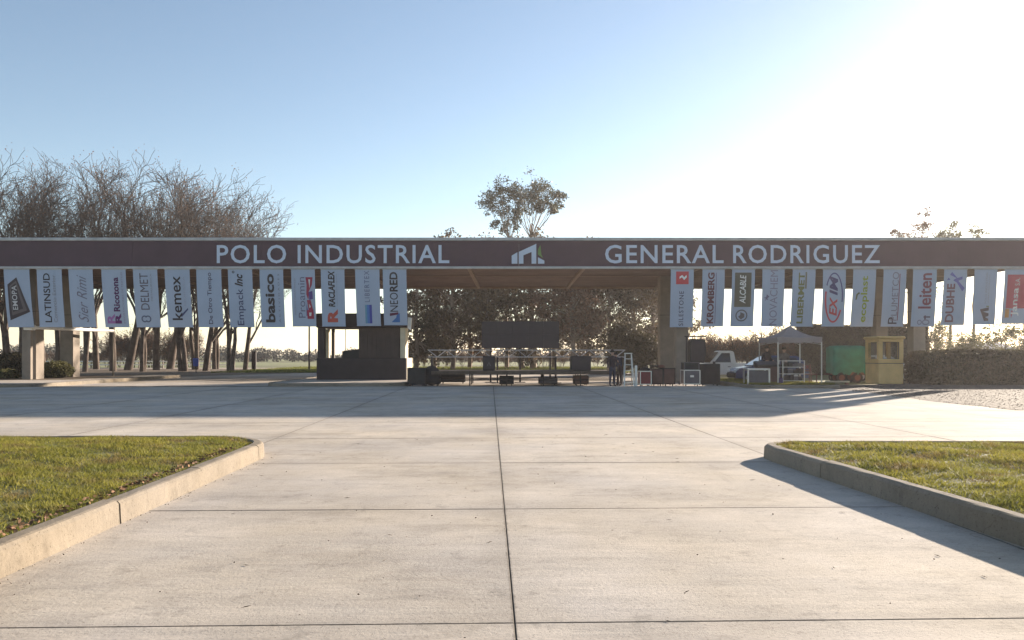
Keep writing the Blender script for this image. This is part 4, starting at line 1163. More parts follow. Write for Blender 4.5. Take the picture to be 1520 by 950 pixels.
def road_case(label, x0, x1, y0, y1, z0, z1, m, trim=M_ALU, lid=None, wheels=True, mark=None, name='road_case'):
    s = thing(name, label, 'case', ((x0 + x1) / 2, (y0 + y1) / 2, z0))
    w, d, h = (x1 - x0) / 2, (y1 - y0) / 2, z1 - z0
    wb = .09 if wheels else 0.0
    b = MB(); b.box((-w, -d, wb), (w, d, h), cham=.012); body = b.build('body', m, s)
    t = .022
    for sx_ in (-1, 1):
        for sy in (-1, 1):
            MB().box((sx_ * w - t, sy * d - t, wb - .004), (sx_ * w + t, sy * d + t, h + .004)).build('corner_trim', trim, s)
    for zz in ([wb + t * .5, h - t * .5] + ([lid * h] if lid else [])):
        MB().box((-w + t + .002, -d - t * .6, zz - t), (w - t - .002, -d + .004, zz + t)).build('edge_trim', trim, s)
        MB().box((-w - t * .6, -d + t + .002, zz - t), (-w + .004, d - t - .002, zz + t)).build('edge_trim', trim, s)
    if wheels:
        for sx_ in (-1, 1):
            for sy in (-1, 1):
                MB().tube([(sx_ * (w - .1) - .02, sy * (d - .1), .043), (sx_ * (w - .1) + .02, sy * (d - .1), .043)], .043, 8).build('castor', M_TYRE, s)
    if mark:
        MB().box((-.09, -d - .010, h * .55), (.09, -d - .003, h * .68)).build('handle', M_ALU, s)
    return s
road_case('wide black case beside the gatehouse parapet', at(607, 38.6), at(632, 38.6), 38.2, 39.2, -.03, .88, M_BLACK, M_CHARCOAL)
cov = thing('covered_case', 'black cloth-covered rounded case between gatehouse and stage', 'case', (at(641, 38.9), 38.8, -.03))
c = MB(); c.ellipsoid((0, 0, .52), (.44, .45, .5), 14, 8); c.box((-.44, -.45, .1), (.44, .45, .56), cham=.05); c.build('cover', M_BLACKCLOTH, cov, smooth=True)
for sx_ in (-1, 1):
    for sy in (-1, 1):
        MB().tube([(sx_ * .3 - .02, sy * .3, .05), (sx_ * .3 + .02, sy * .3, .05)], .05, 8).build('castor', M_TYRE, cov)
road_case('small dark red case with bright metal edges beside the white post', at(949, 38.6), at(965, 38.6), 38.3, 38.9, -.03, .72, M_CASERED, mark=None)
road_case('brown plywood case next to the dark red case', at(966.5, 38.9), at(982, 38.9), 38.6, 39.4, -.03, .84, M_CASEBROWN, M_CHARCOAL)
road_case('brown plywood case in front of the inner column', at(983.5, 38.9), at(1000, 38.9), 38.6, 39.4, -.03, .86, M_CASEBROWN, M_CHARCOAL)
road_case('grey wheeled case with bright edges under a smaller case', at(1013, 38.3), at(1036, 38.3), 37.9, 38.7, -.0, .78, M_CASEGREY, mark=True)
road_case('small dark case stacked on the grey wheeled case', at(1014, 38.3), at(1035, 38.3), 37.95, 38.65, .784, 1.16, M_BLACK, M_CASEGREY, wheels=False)
road_case('tall plain black case beside the stacked cases', at(1038, 38.4), at(1065, 38.4), 38.0, 38.9, -.0, 1.08, M_BLACKCLOTH, M_BLACK)
road_case('low black case pushed under the middle of the stage', at(742, 39.4), at(762, 39.4), 39.0, 39.9, -.03, .46, M_BLACK, M_CHARCOAL)
road_case('long low dark case under the stage deck beside the subwoofer', at(800, 39.6), at(826, 39.6), 39.1, 40.0, -.03, .38, M_CASEGREY, M_CHARCOAL)
road_case('brown low case under the stage end', at(852, 39.4), at(872, 39.4), 39.0, 39.9, -.03, .48, M_CASEBROWN, M_CHARCOAL)
road_case('black trunk case behind the stage by the gatehouse', at(655, 42), at(690, 42), 41.75, 42.25, -.03, .7, M_BLACK, M_CHARCOAL)
# soft bag and cable heap on the brown cases
bag = thing('equipment_bag', 'dark soft bag lying on the dark red case', 'bag', (at(957, 38.6), 38.6, .695))
c = MB(); c.ellipsoid((0, 0, .10), (.26, .2, .12), 12, 7); c.build('bag_body', M_BLACKCLOTH, bag, smooth=True)
MB().tube([(-.15, -.05, .18), (-.1, -.1, .28), (.08, -.1, .29), (.15, -.05, .19)], .014, 5).build('strap', M_BLACKCLOTH, bag)
hp = thing('cable_heap', 'tangled cables heaped on the brown plywood cases', 'cables', (at(980, 38.9), 38.95, .855))
rr = random.Random(9)
for k in range(5):
    pts_ = []
    ra = rr.uniform(.14, .26); ox = rr.uniform(-.3, .3)
    for q in range(26):
        a = q * .72; pts_.append((ox + ra * math.cos(a) * rr.uniform(.85, 1.15), ra * math.sin(a) * rr.uniform(.85, 1.15), .02 + .005 * q + rr.uniform(0, .015)))
    MB().tube(pts_, .014, 5).build('cable', M_CABLE if k % 2 else M_REDBROWN, hp)
# speaker hanging on a crank stand
sh = thing('speaker_stand', 'black crank stand with crossbar behind the stacked cases', 'stand', (at(1019, 40), 40.0, -.03))
MB().tube([(0, 0, 0.02), (0, 0, 2.47)], [.05, .035], 8).build('mast', M_CHARCOAL, sh)
MB().box((-.1, -.04, 2.47), (1.02, .04, 2.53)).build('crossbar', M_CHARCOAL, sh)
for a in (0.6, 2.2, 3.8, 5.4):
    MB().tube([(0, 0, .25), (.6 * math.cos(a), .6 * math.sin(a), .02)], .02, 5).build('leg', M_CHARCOAL, sh)
ls = thing('line_speaker', 'big black loudspeaker hung from the crossbar beside the pickup', 'speaker', (at(1034, 40), 40, 1.15))
c = MB(); c.prism([(-.40, .0), (.30, -.03), (.42, .35), (.36, 1.16), (-.30, 1.20), (-.40, 1.02)], 'y', -.3, .3); c.build('cabinet', M_BLACK, ls)
MB().prism([(-.34, .08), (.26, .05), (.36, .36), (.31, 1.08), (-.26, 1.12), (-.34, .98)], 'y', -.318, -.303).build('grille', M_SCREEN, ls)
for x in (-.2, .2):
    MB().tube([(x, 0, 1.15), (x, 0, 1.335)], .012, 5).build('hanger', M_CHARCOAL, ls)
# metal table-case on the east island
tb = thing('metal_table', 'metal-edged table with dark front panel on the grass', 'table', (at(1125, 36.4), 36.6, .13))
w = (at(1142, 36.4) - at(1108, 36.4)) / 2
MB().box((-w, -.35, .68), (w, .35, .76), cham=.01).build('table_top', M_ALU, tb)
for sx_ in (-1, 1):
    for sy in (-1, 1):
        MB().box((sx_ * (w - .04) - .035, sy * .31 - .035, 0), (sx_ * (w - .04) + .035, sy * .31 + .035, .678)).build('leg', M_ALU, tb)
MB().box((-w + .085, -.30, .10), (w - .085, -.28, .66)).build('front_panel', M_CASEGREY, tb)
con = thing('mixing_console', 'dark mixing console behind the metal table', 'console', (at(1140, 37.6), 37.8, .13))
MB().box((-.5, -.3, .0), (.5, .3, .82), cham=.02).build('stand', M_CASEBROWN, con)
c = MB(); c.prism([(-.34, .823), (.34, .823), (.34, 1.08), (-.30, .90)], 'x', -.55, .55); c.build('console_body', M_BLACK, con)
MB().prism([(-.29, .915), (.32, 1.083), (.32, 1.09), (-.29, .922)], 'x', -.5, .5).build('control_panel', M_CASEGREY, con)

# stepladder, post
ld = thing('stepladder', 'aluminium stepladder standing open beside the stage end', 'ladder', (at(932.5, 38), 38.0, -.03))
for sx_ in (-1, 1):
    MB().tube([(sx_ * .24, -.35, 0), (sx_ * .15, 0, 1.62)], .032, 4).build('rail', M_ALU, ld)
    MB().tube([(sx_ * .24, .38, 0), (sx_ * .15, .02, 1.60)], .024, 4).build('rear_leg', M_ALU, ld)
for k in range(5):
    t = (k + .7) / 5.6
    MB().box((-.24 + .09 * t, -.35 + .35 * t - .05, 1.62 * t - .015), (.24 - .09 * t, -.35 + .35 * t + .05, 1.62 * t + .015)).build('step', M_ALU, ld)
MB().box((-.19, -.09, 1.60), (.19, .10, 1.65)).build('top_cap', M_ALU, ld)
bp_ = thing('white_post', 'short white post between stepladder and red case', 'post', (at(944, 38), 38.0, -.03))
MB().tube([(0, 0, 0), (0, 0, 1.0), (0, 0, 1.04)], [.065, .065, .04], 10).build('shaft', M_WHITE, bp_)
MB().tube([(0, 0, 0), (0, 0, .03)], .12, 10).build('foot', M_COLUMN, bp_)

# ------------------------------------------------------------------ gazebo
gz = thing('gazebo', 'pop-up gazebo with pale fabric roof and scalloped valance', 'gazebo', ((12.54 + 14.63) / 2, 37.95, .13))
hw, hd = 1.045, 1.4
ze, zv, zp = 2.24, 1.95, 2.82
for (a, b) in (((-hw, -hd), (hw, -hd)), ((hw, -hd), (hw, hd)), ((hw, hd), (-hw, hd)), ((-hw, hd), (-hw, -hd))):
    mb = MB(); nseg = 10; V = []; F = []
    for j in range(nseg + 1):
        s_ = j / nseg
        for i in range(nseg + 1):
            t = i / nseg
            e = Vector((a[0] + (b[0] - a[0]) * t, a[1] + (b[1] - a[1]) * t, ze - 0.03 * math.sin(math.pi * t)))
            p = e.lerp(Vector((0, 0, zp)), s_); p.z -= 0.16 * math.sin(math.pi * s_) * (1 - .3 * s_)
            V.append(p)
    for j in range(nseg):
        for i in range(nseg):
            q = j * (nseg + 1) + i; F.append((q, q + 1, q + nseg + 2, q + nseg + 1))
    mb.add(V, F); mb.build('roof_panel', M_TENT, gz, smooth=True)
    mb = MB(); V = []; F = []; m_ = 40
    for i in range(m_ + 1):
        t = i / m_; x, y = a[0] + (b[0] - a[0]) * t, a[1] + (b[1] - a[1]) * t
        V += [(x * 1.004, y * 1.004, ze - 0.03 * math.sin(math.pi * t)), (x * 1.008, y * 1.008, zv + .07 * (1 - abs(math.sin(t * math.pi * 5))))]
    for i in range(m_): F.append((2 * i, 2 * i + 2, 2 * i + 3, 2 * i + 1))
    mb.add(V, F); mb.build('valance', M_TENT, gz)
for sx_ in (-1, 1):
    for sy in (-1, 1):
        MB().box((sx_ * hw * .985 - .022, sy * hd * .985 - .022, 0), (sx_ * hw * .985 + .022, sy * hd * .985 + .022, ze - .02)).build('leg', M_ALU, gz)
MB().tube([(0, 0, ze - .15), (0, 0, zp - .01)], .02, 6).build('centre_pole', M_ALU, gz)
for sx_ in (-1, 1):
    for sy in (-1, 1): MB().tube([(sx_ * hw * .97, sy * hd * .97, ze - .35), (0, 0, ze - .1)], .012, 5).build('strut', M_ALU, gz)
# gear under the gazebo
rk = thing('equipment_rack', 'open metal rack packed with dark equipment under the gazebo', 'rack', (at(1176, 37.6), 37.7, .14))
w = .52
for sx_ in (-1, 1):
    for sy in (-1, 1): MB().box((sx_ * w - .018, sy * .28 - .018, 0), (sx_ * w + .018, sy * .28 + .018, 1.12)).build('upright', M_ALU, rk)
for k, z in enumerate((.12, .45, .78, 1.08)):
    sh_ = MB().box((-w + .02, -.27, z), (w - .02, .27, z + .025)).build('shelf', M_ALU, rk)
    if k < 3:
        xx = -w + .05
        while xx < w - .2:
            ww = rr.uniform(.16, .32); hh = rr.uniform(.14, .27)
            MB().box((xx, -.24, z + .027), (min(w - .04, xx + ww), .2, z + .027 + hh), cham=.01).build('device', rr.choice([M_BLACK, M_CASEGREY, M_CHARCOAL]), rk)
            xx += ww + .02
pbx = thing('storage_box', 'small purple plastic box on the grass beside the equipment rack', 'box', (at(1158, 36.9), 36.9, .14))
MB().box((-.10, -.12, 0), (.10, .12, .26), cham=.02).build('box_body', M_PURPLEBOX, pbx)
MB().box((-.11, -.13, .262), (.11, .13, .29), cham=.01).build('lid', M_PURPLEBOX, pbx)
chr_ = thing('wooden_chair', 'red-brown wooden chair under the gazebo', 'chair', (at(1204, 37.4), 37.5, .14), .3)
MB().box((-.24, -.22, .42), (.24, .22, .47), cham=.01).build('seat', M_REDBROWN, chr_)
for sx_ in (-1, 1):
    MB().tube([(sx_ * .21, -.19, 0), (sx_ * .21, -.19, .418)], .025, 6).build('leg', M_REDBROWN, chr_)
    MB().tube([(sx_ * .21, .19, 0), (sx_ * .21, .20, .45), (sx_ * .21, .27, .92)], .025, 6).build('leg', M_REDBROWN, chr_)
for z in (.62, .74, .86): MB().box((-.19, .20 + (z - .45) * .15, z - .04), (.19, .225 + (z - .45) * .15, z + .04)).build('back_slat', M_REDBROWN, chr_)

# ------------------------------------------------------------------ people
def person(label, loc, rz, top_m, leg_m, pose, scale=1.0):
    root = thing('person', label, 'person', loc, rz, None)
    J = {'pelvis': ((0, 0, .95), .145), 'waist': ((0, .0, 1.10), .125), 'chest': ((0, .0, 1.33), .150), 'neckb': ((0, .01, 1.47), .075), 'neck': ((0, -.005, 1.54), .055),
         'jaw': ((0, -.03, 1.60), .072), 'head': ((0, -.015, 1.69), .095), 'crown': ((0, -.005, 1.77), .062)}
    for s_, n in ((-1, 'l'), (1, 'r')):
        J['sh' + n] = ((s_ * .185, .01, 1.42), .068); J['el' + n] = ((s_ * .245, .04, 1.15), .050); J['wr' + n] = ((s_ * .26, -.04, .92), .034); J['ha' + n] = ((s_ * .262, -.06, .85), .036)
        J['hi' + n] = ((s_ * .095, 0, .88), .095); J['kn' + n] = ((s_ * .11, -.015, .50), .062); J['an' + n] = ((s_ * .115, .03, .10), .045); J['to' + n] = ((s_ * .13, -.14, .045), .040)
    J.update(pose)
    E = [('pelvis', 'waist'), ('waist', 'chest'), ('chest', 'neckb'), ('neckb', 'neck'), ('neck', 'jaw'), ('jaw', 'head'), ('head', 'crown')]
    for n in 'lr':
        E += [('chest', 'sh' + n), ('sh' + n, 'el' + n), ('el' + n, 'wr' + n), ('wr' + n, 'ha' + n), ('pelvis', 'hi' + n), ('hi' + n, 'kn' + n), ('kn' + n, 'an' + n), ('an' + n, 'to' + n)]
    keys = list(J); me = bpy.data.meshes.new('body_skin')
    me.from_pydata([J[k][0] for k in keys], [(keys.index(a), keys.index(b)) for a, b in E], [])
    ob = bpy.data.objects.new('tmp', me); col.objects.link(ob)
    mod = ob.modifiers.new('skin', 'SKIN'); mod.use_smooth_shade = True
    for i, k in enumerate(keys):
        sv = me.skin_vertices[0].data[i]; r = J[k][1]
        sv.radius = (r * (1.22 if k in ('pelvis', 'waist', 'chest') else 1.0), r * (.85 if k in ('pelvis', 'waist', 'chest') else 1.0)); sv.use_root = (k == 'pelvis')
    sub = ob.modifiers.new('sub', 'SUBSURF'); sub.levels = 1; sub.render_levels = 1
    dg = bpy.context.evaluated_depsgraph_get(); ev = bpy.data.meshes.new_from_object(ob.evaluated_get(dg))
    bpy.data.objects.remove(ob)
    # fingers, nose and ears join the same body mesh
    extra = MB()
    for s_, n in ((-1, 'l'), (1, 'r')):
        h = Vector(J['ha' + n][0]); w_ = Vector(J['wr' + n][0]); d = (h - w_).normalized(); sd = d.cross(Vector((1, 0, 0))).normalized()
        for q, ln in enumerate((.07, .085, .08, .062)):
            b = h + sd * (.022 * (q - 1.5)) - d * .01; extra.tube([b, b + d * ln * .6, b + d * ln + Vector((-s_ * .02, 0, 0))], [.010, .009, .007], 5)
        b = h - sd * .03 - d * .03; extra.tube([b, b - sd * .03 + d * .025, b - sd * .035 + d * .055], [.011, .010, .008], 5)
    hd_ = Vector(J['head'][0])
    extra.tube([hd_ + Vector((0, -.085, .0)), hd_ + Vector((0, -.112, -.03))], [.010, .017], 5)
    for s_ in (-1, 1): extra.ellipsoid(hd_ + Vector((s_ * .088, .012, -.015)), (.014, .024, .034), 6, 4)
    nb = len(ev.vertices)
    V = [v.co.copy() for v in ev.vertices] + [Vector(p) for p in extra.v]
    F = [tuple(p.vertices) for p in ev.polygons] + [tuple(i + nb for i in f) for f in extra.f]
    mi = []
    seg = {'skin': [('neck', 'jaw'), ('jaw', 'head'), ('head', 'crown'), ('wrl', 'hal'), ('wrr', 'har')], 'leg': [('pelvis', 'hil'), ('hil', 'knl'), ('knl', 'anl'), ('pelvis', 'hir'), ('hir', 'knr'), ('knr', 'anr')], 'shoe': [('anl', 'tol'), ('anr', 'tor')]}
    def cls(a, b):
        for i, k in enumerate(('skin', 'leg', 'shoe')):
            if (a, b) in seg[k]: return {'skin': 0, 'leg': 2, 'shoe': 3}[k]
        return 1
    segs = [(Vector(J[a][0]), Vector(J[b][0]), cls(a, b)) for a, b in E]
    for f in F:
        c = sum((V[i] for i in f), Vector()) / len(f)
        if f[0] >= nb: mi.append(0); continue
        best = (9, 0)
        for a, b, k in segs:
            ab = b - a; t = max(0, min(1, (c - a).dot(ab) / ab.length_squared)); dd = (c - a - ab * t).length
            if dd < best[0]: best = (dd, k)
        mi.append(best[1])
    me2 = bpy.data.meshes.new('body'); me2.from_pydata(V, [], F)
    for m in (M_SKIN, top_m, leg_m, M_BLACK): me2.materials.append(m)
    me2.polygons.foreach_set('material_index', mi); me2.polygons.foreach_set('use_smooth', [True] * len(F))
    link('body', me2, root)
    hr = MB(); hr.ellipsoid(hd_ + Vector((0, .022, .022)), (.108, .112, .108), 12, 6, z0=-.35)
    hr.build('hair', M_HAIR, root, smooth=True)
    root.scale = (scale,) * 3
    return root
person('person in dark clothes standing at the end of the stage', (at(909, 37.9), 37.9, -.03), R(20), M_CLOTHDARK, M_JEANS, {'elr': ((.30, -.02, 1.18), .050), 'wrr': ((.20, -.22, 1.22), .034), 'har': ((.16, -.28, 1.25), .036)}, 1.0)
person('person in dark jacket bending beside the stepladder', (at(920, 38.6), 38.7, -.03), R(-60), M_CLOTHBLUE, M_CLOTHDARK, {
    'chest': ((0, -.10, 1.30), .150), 'neckb': ((0, -.16, 1.43), .075), 'neck': ((0, -.20, 1.48), .055), 'jaw': ((0, -.25, 1.53), .072), 'head': ((0, -.27, 1.61), .095), 'crown': ((0, -.27, 1.69), .062),
    'shl': ((-.185, -.12, 1.37), .068), 'shr': ((.185, -.12, 1.37), .068), 'ell': ((-.24, -.22, 1.13), .05), 'elr': ((.24, -.22, 1.13), .05), 'wrl': ((-.20, -.42, 1.02), .034), 'wrr': ((.20, -.42, 1.02), .034), 'hal': ((-.19, -.49, 1.0), .036), 'har': ((.19, -.49, 1.0), .036)}, .98)
person('dark-haired person in dark jacket standing behind the mixing console', (at(1138, 38.9), 38.9, .13), R(15), M_CLOTHDARK, M_JEANS, {'wrl': ((-.20, -.24, 1.08), .034), 'hal': ((-.17, -.31, 1.07), .036), 'wrr': ((.20, -.24, 1.08), .034), 'har': ((.17, -.31, 1.07), .036)}, 1.02)
person('person in grey jumper standing under the gazebo', (at(1164, 39.0), 39.0, .13), R(-25), M_CLOTHGREY, M_JEANS, {'wrr': ((.16, -.26, 1.10), .034), 'har': ((.12, -.33, 1.10), .036)}, .99)

# ------------------------------------------------------------------ vehicles
def vehicle(name, label, cat, loc, L, W, lower, green, m, wheels, wr, glass_side, glass_front, glass_rear, rz=0.0, bed=None):
    """side profiles in x (nose at -L/2) and z; the greenhouse narrows upward"""
    root = thing(name, label, cat, loc, rz)
    b = bmesh.new()
    def solid(poly, w0, w1, zmin, zmax):
        V = []
        for s_ in (-1, 1):
            V.append([b.verts.new((x, s_ * (w0 + (w1 - w0) * (z - zmin) / max(.01, zmax - zmin)) / 2, z)) for x, z in poly])
        n = len(poly)
        b.faces.new(V[0]); b.faces.new(list(reversed(V[1])))
        for i in range(n): b.faces.new((V[0][i], V[1][i], V[1][(i + 1) % n], V[0][(i + 1) % n]))
    zs = [z for _, z in lower]
    solid(lower, W, W * .97, min(zs), max(zs))
    bmesh.ops.recalc_face_normals(b, faces=b.faces)
    bmesh.ops.bevel(b, geom=[e for e in b.edges if abs(e.verts[0].co.y - e.verts[1].co.y) < .01], offset=.05, segments=2, affect='EDGES')
    me = bpy.data.meshes.new('body'); b.to_mesh(me); b.free(); me.materials.append(m)
    me.polygons.foreach_set('use_smooth', [False] * len(me.polygons))
    body = link('body', me, root)
    b = bmesh.new(); zs = [z for _, z in green]; g0, g1 = min(zs), max(zs)
    solid(green, W * .94, W * .74, g0, g1)
    bmesh.ops.recalc_face_normals(b, faces=b.faces)
    bmesh.ops.bevel(b, geom=list(b.edges), offset=.03, segments=2, affect='EDGES')
    me = bpy.data.meshes.new('cabin'); b.to_mesh(me); b.free(); me.materials.append(m); link('cabin', me, root)
    def wy(z): return (W * .94 + (W * .74 - W * .94) * (z - g0) / (g1 - g0)) / 2
    for s_ in (-1, 1):
        for poly in glass_side:
            mb = MB(); mb.add([(x, s_ * (wy(z) + .008), z) for x, z in poly], [tuple(range(len(poly)))]); mb.build('side_window', M_GLASS, root)
    for nm_, seg_ in (('windscreen', glass_front), ('rear_window', glass_rear)):
        if seg_:
            (xa, za), (xb, zb_) = seg_
            nx, nz = (za - zb_), (xb - xa); ln = math.hypot(nx, nz); nx, nz = nx / ln * .012, nz / ln * .012
            if nz < 0: nx, nz = -nx, -nz
            mb = MB(); mb.add([(xa + nx, -wy(za) + .10, za + nz), (xa + nx, wy(za) - .10, za + nz), (xb + nx, wy(zb_) - .10, zb_ + nz), (xb + nx, -wy(zb_) + .10, zb_ + nz)], [(0, 1, 2, 3)]); mb.build(nm_, M_GLASS, root)
    for x in wheels:
        for s_ in (-1, 1):
            wh = MB(); wh.tube([(x, s_ * (W / 2 - .20), wr), (x, s_ * (W / 2 - .17), wr), (x, s_ * (W / 2 - .01), wr), (x, s_ * (W / 2 + .02), wr)], [wr * .9, wr, wr, wr * .9], 20); t_ = wh.build('wheel', M_TYRE, root)
            MB().tube([(x, s_ * (W / 2 + .021), wr), (x, s_ * (W / 2 + .03), wr)], wr * .62, 14).build('rim', M_RIM, t_)
    zl = max(z for x, z in lower if x < -L / 2 + .35) if any(x < -L / 2 + .35 for x, z in lower) else .8
    for s_ in (-1, 1):
        MB().box((-L / 2 - .012, s_ * W * .36 - .16, zl - .24), (-L / 2 + .06, s_ * W * .36 + .16, zl - .08), cham=.02).build('headlight', M_LAMP, root)
        MB().box((L / 2 - .05, s_ * W * .40 - .09, .70), (L / 2 + .012, s_ * W * .40 + .09, .98), cham=.02).build('tail_light', M_REDLAMP, root)
        MB().box((.10, s_ * W / 2 - .01, .83), (.26, s_ * W / 2 + .02, .87)).build('door_handle', M_CHARCOAL, root)
        MB().box((glass_front[0][0] + .12, s_ * (W / 2 + .04) - .08, .98), (glass_front[0][0] + .26, s_ * (W / 2 + .04) + .08, 1.16), cham=.03).build('mirror', M_CHARCOAL, root)
    MB().box((-L / 2 - .05, -W * .46, .34), (-L / 2 + .08, W * .46, .56), cham=.03).build('bumper', M_CHARCOAL, root)
    MB().box((L / 2 - .08, -W * .46, .34), (L / 2 + .05, W * .46, .56), cham=.03).build('bumper', M_CHARCOAL, root)
    return root
vehicle('pickup_truck', 'white single-cab pickup parked behind the speakers', 'truck', (12.75, 47.0, -.03), 5.2, 1.78,
        [(-2.6, .38), (2.6, .38), (2.6, 1.06), (.62, 1.06), (.60, 1.04), (-1.05, 1.04), (-2.3, .98), (-2.58, .82)],
        [(-.95, 1.03), (.62, 1.03), (.52, 1.74), (.38, 1.80), (-.22, 1.80), (-.36, 1.74)], M_CARWHITE, (-1.65, 1.55), .35,
        [[(-.70, 1.10), (.30, 1.10), (.26, 1.66), (-.22, 1.66)]], ((-.92, 1.08), (-.38, 1.72)), ((.63, 1.10), (.54, 1.68)))
vehicle('blue_car', 'dark blue hatchback parked between pickup and gazebo', 'car', (at(1088, 42) + 1.95, 42.3, -.03), 3.9, 1.7,
        [(-1.95, .30), (1.95, .30), (1.95, .86), (1.75, .96), (-.85, .96), (-1.7, .84), (-1.93, .66)],
        [(-1.05, .95), (1.85, .95), (1.60, 1.40), (1.35, 1.50), (.0, 1.52), (-.30, 1.44)], M_CARBLUE, (-1.25, 1.25), .31,
        [[(-.55, 1.0), (.42, 1.0), (.42, 1.42), (-.05, 1.42)], [(.50, 1.0), (1.5, 1.0), (1.32, 1.40), (.50, 1.42)]], ((-1.0, .99), (-.32, 1.42)), ((1.86, 1.0), (1.62, 1.38)))
vehicle('white_car', 'white car half hidden behind the yellow kiosk', 'car', (at(1352, 46.6) - 2.05, 46.6, -.06), 4.1, 1.7,
        [(-2.05, .30), (2.05, .30), (2.05, .72), (1.85, .90), (1.0, 1.0), (-1.85, 1.0), (-2.03, .8)],
        [(-1.75, .99), (1.45, .99), (.55, 1.50), (.25, 1.56), (-1.1, 1.56), (-1.45, 1.48)], M_CARWHITE, (-1.3, 1.3), .31,
        [[(-1.3, 1.05), (-.4, 1.05), (-.4, 1.45), (-1.1, 1.45)], [(-.3, 1.05), (.95, 1.05), (.42, 1.45), (-.3, 1.45)]], ((1.36, 1.03), (.58, 1.48)), ((-1.76, 1.03), (-1.48, 1.46)))

# ------------------------------------------------------------------ yellow kiosk, green trailer
kx0, kx1, ky0, ky1 = 19.12, 20.42, 40.4, 41.95
kk = thing('guard_kiosk', 'small yellow fibreglass guard kiosk with square windows', 'kiosk', ((kx0 + kx1) / 2, (ky0 + ky1) / 2, 0.0))
hw, hd = (kx1 - kx0) / 2, (ky1 - ky0) / 2
MB().box((-hw, -hd, 0.0), (hw, hd, 1.06), cham=.03).build('lower_wall', M_YELLOW, kk)
MB().box((-hw - .012, -hd - .012, 1.063), (hw + .012, hd + .012, 1.09)).build('seam', M_CHARWALL, kk)
MB().box((-hw, -hd, 1.093), (hw, hd, 1.30), cham=.02).build('sill_band', M_YELLOW, kk)
MB().box((-hw, -hd, 2.20), (hw, hd, 2.34), cham=.02).build('head_band', M_YELLOW, kk)
MB().box((-hw - .10, -hd - .10, 2.343), (hw + .10, hd + .10, 2.50), cham=.07).build('roof', M_YELLOW, kk)
for sx_ in (-1, 1):
    for sy in (-1, 1):
        MB().box((sx_ * (hw - .11) - .11, sy * (hd - .11) - .11, 1.303), (sx_ * (hw - .11) + .11, sy * (hd - .11) + .11, 2.197), cham=.02).build('corner_post', M_YELLOW, kk)
MG, ntg, bsg = _nt('clear_glass')
bsg.inputs['Base Color'].default_value = (0.75, 0.78, 0.8, 1); bsg.inputs['Roughness'].default_value = 0.02; bsg.inputs['Transmission Weight'].default_value = 1.0; bsg.inputs['IOR'].default_value = 1.1
for sy in (-1, 1):
    wn_ = MB().box((-hw + .225, sy * (hd - .06) - .003, 1.33), (hw - .225, sy * (hd - .06) + .003, 2.17)).build('window', MG, kk)
    for a, b in (((-hw + .222, 1.304), (hw - .222, 1.33)), ((-hw + .222, 2.17), (hw - .222, 2.196)), ((-hw + .222, 1.331), (-hw + .25, 2.169)), ((hw - .25, 1.331), (hw - .222, 2.169))):
        MB().box((a[0], sy * (hd - .06) - .03, a[1]), (b[0], sy * (hd - .06) + .03, b[1])).build('frame', M_CHARCOAL, wn_)
for sx_ in (-1, 1):
    MB().box((sx_ * (hw - .06) - .003, -hd + .225, 1.33), (sx_ * (hw - .06) + .003, hd - .225, 2.17)).build('window', MG, kk)
MB().box((-.25, -.2, 1.303), (.05, .1, 1.42), cham=.02).build('desk_item', M_WHITE, kk)
gt = thing('covered_trailer', 'low trailer under a bright green tarpaulin beside the yellow kiosk', 'trailer', (at(1255, 44), 44.0, -.06))
w = (at(1278, 44) - at(1232, 44)) / 2
V = []; F = []; nx, nz = 16, 8
tm = MB()
rrt = random.Random(4)
outline = [(-w, -.55), (w, -.55), (w, .55), (-w, .55)]
ring_pts = []
per = [(-w + 2 * w * i / 12, -.55) for i in range(12)] + [(w, -.55 + 1.1 * i / 6) for i in range(6)] + [(w - 2 * w * i / 12, .55) for i in range(12)] + [(-w, .55 - 1.1 * i / 6) for i in range(6)]
for j in range(nz + 1):
    z = .55 + (2.05 - .55) * j / nz
    for i, (x, y) in enumerate(per):
        fold = 1 + .03 * math.sin(i * 2.2) * (1 - j / nz) + rrt.uniform(-.01, .01)
        zz = z + (rrt.uniform(-.14, .10) if j == 0 else (0.05 * math.sin(i * .8) if j == nz else 0))
        V.append((x * fold, y * fold, zz))
m_ = len(per)
for j in range(nz):
    for i in range(m_): F.append((j * m_ + i, j * m_ + (i + 1) % m_, (j + 1) * m_ + (i + 1) % m_, (j + 1) * m_ + i))
V.append((0, 0, 2.12)); F += [(nz * m_ + i, nz * m_ + (i + 1) % m_, len(V) - 1) for i in range(m_)]
tm.add(V, F); tm.build('tarpaulin', M_GREEN, gt, smooth=True)
MB().box((-w * .95, -.5, .45), (w * .95, .5, .62)).build('chassis', M_REDBROWN, gt)
MB().tube([(-w - .35, 0, .48), (-w * .9, 0, .5)], .04, 6).build('drawbar', M_REDBROWN, gt)
for x in (-w * .5, w * .5):
    for sy in (-.48, .48):
        t_ = MB().tube([(x, sy - .08, .3), (x, sy + .08, .3)], .30, 16).build('wheel', M_TYRE, gt)
        MB().tube([(x, sy - .09, .3), (x, sy - .082, .3)], .17, 12).build('rim', M_REDBROWN, t_)
pk = thing('timber_plank', 'pale timber plank lying in front of the green trailer', 'plank', (at(1243, 41.5), 41.5, -.05))
MB().box((-.62, -.10, .10), (.62, .10, .18), cham=.01).build('board', M_CREAM, pk)
for x in (-.5, .5): MB().box((x - .06, -.12, -.02), (x + .06, .12, .097)).build('block', M_REDBROWN, pk)

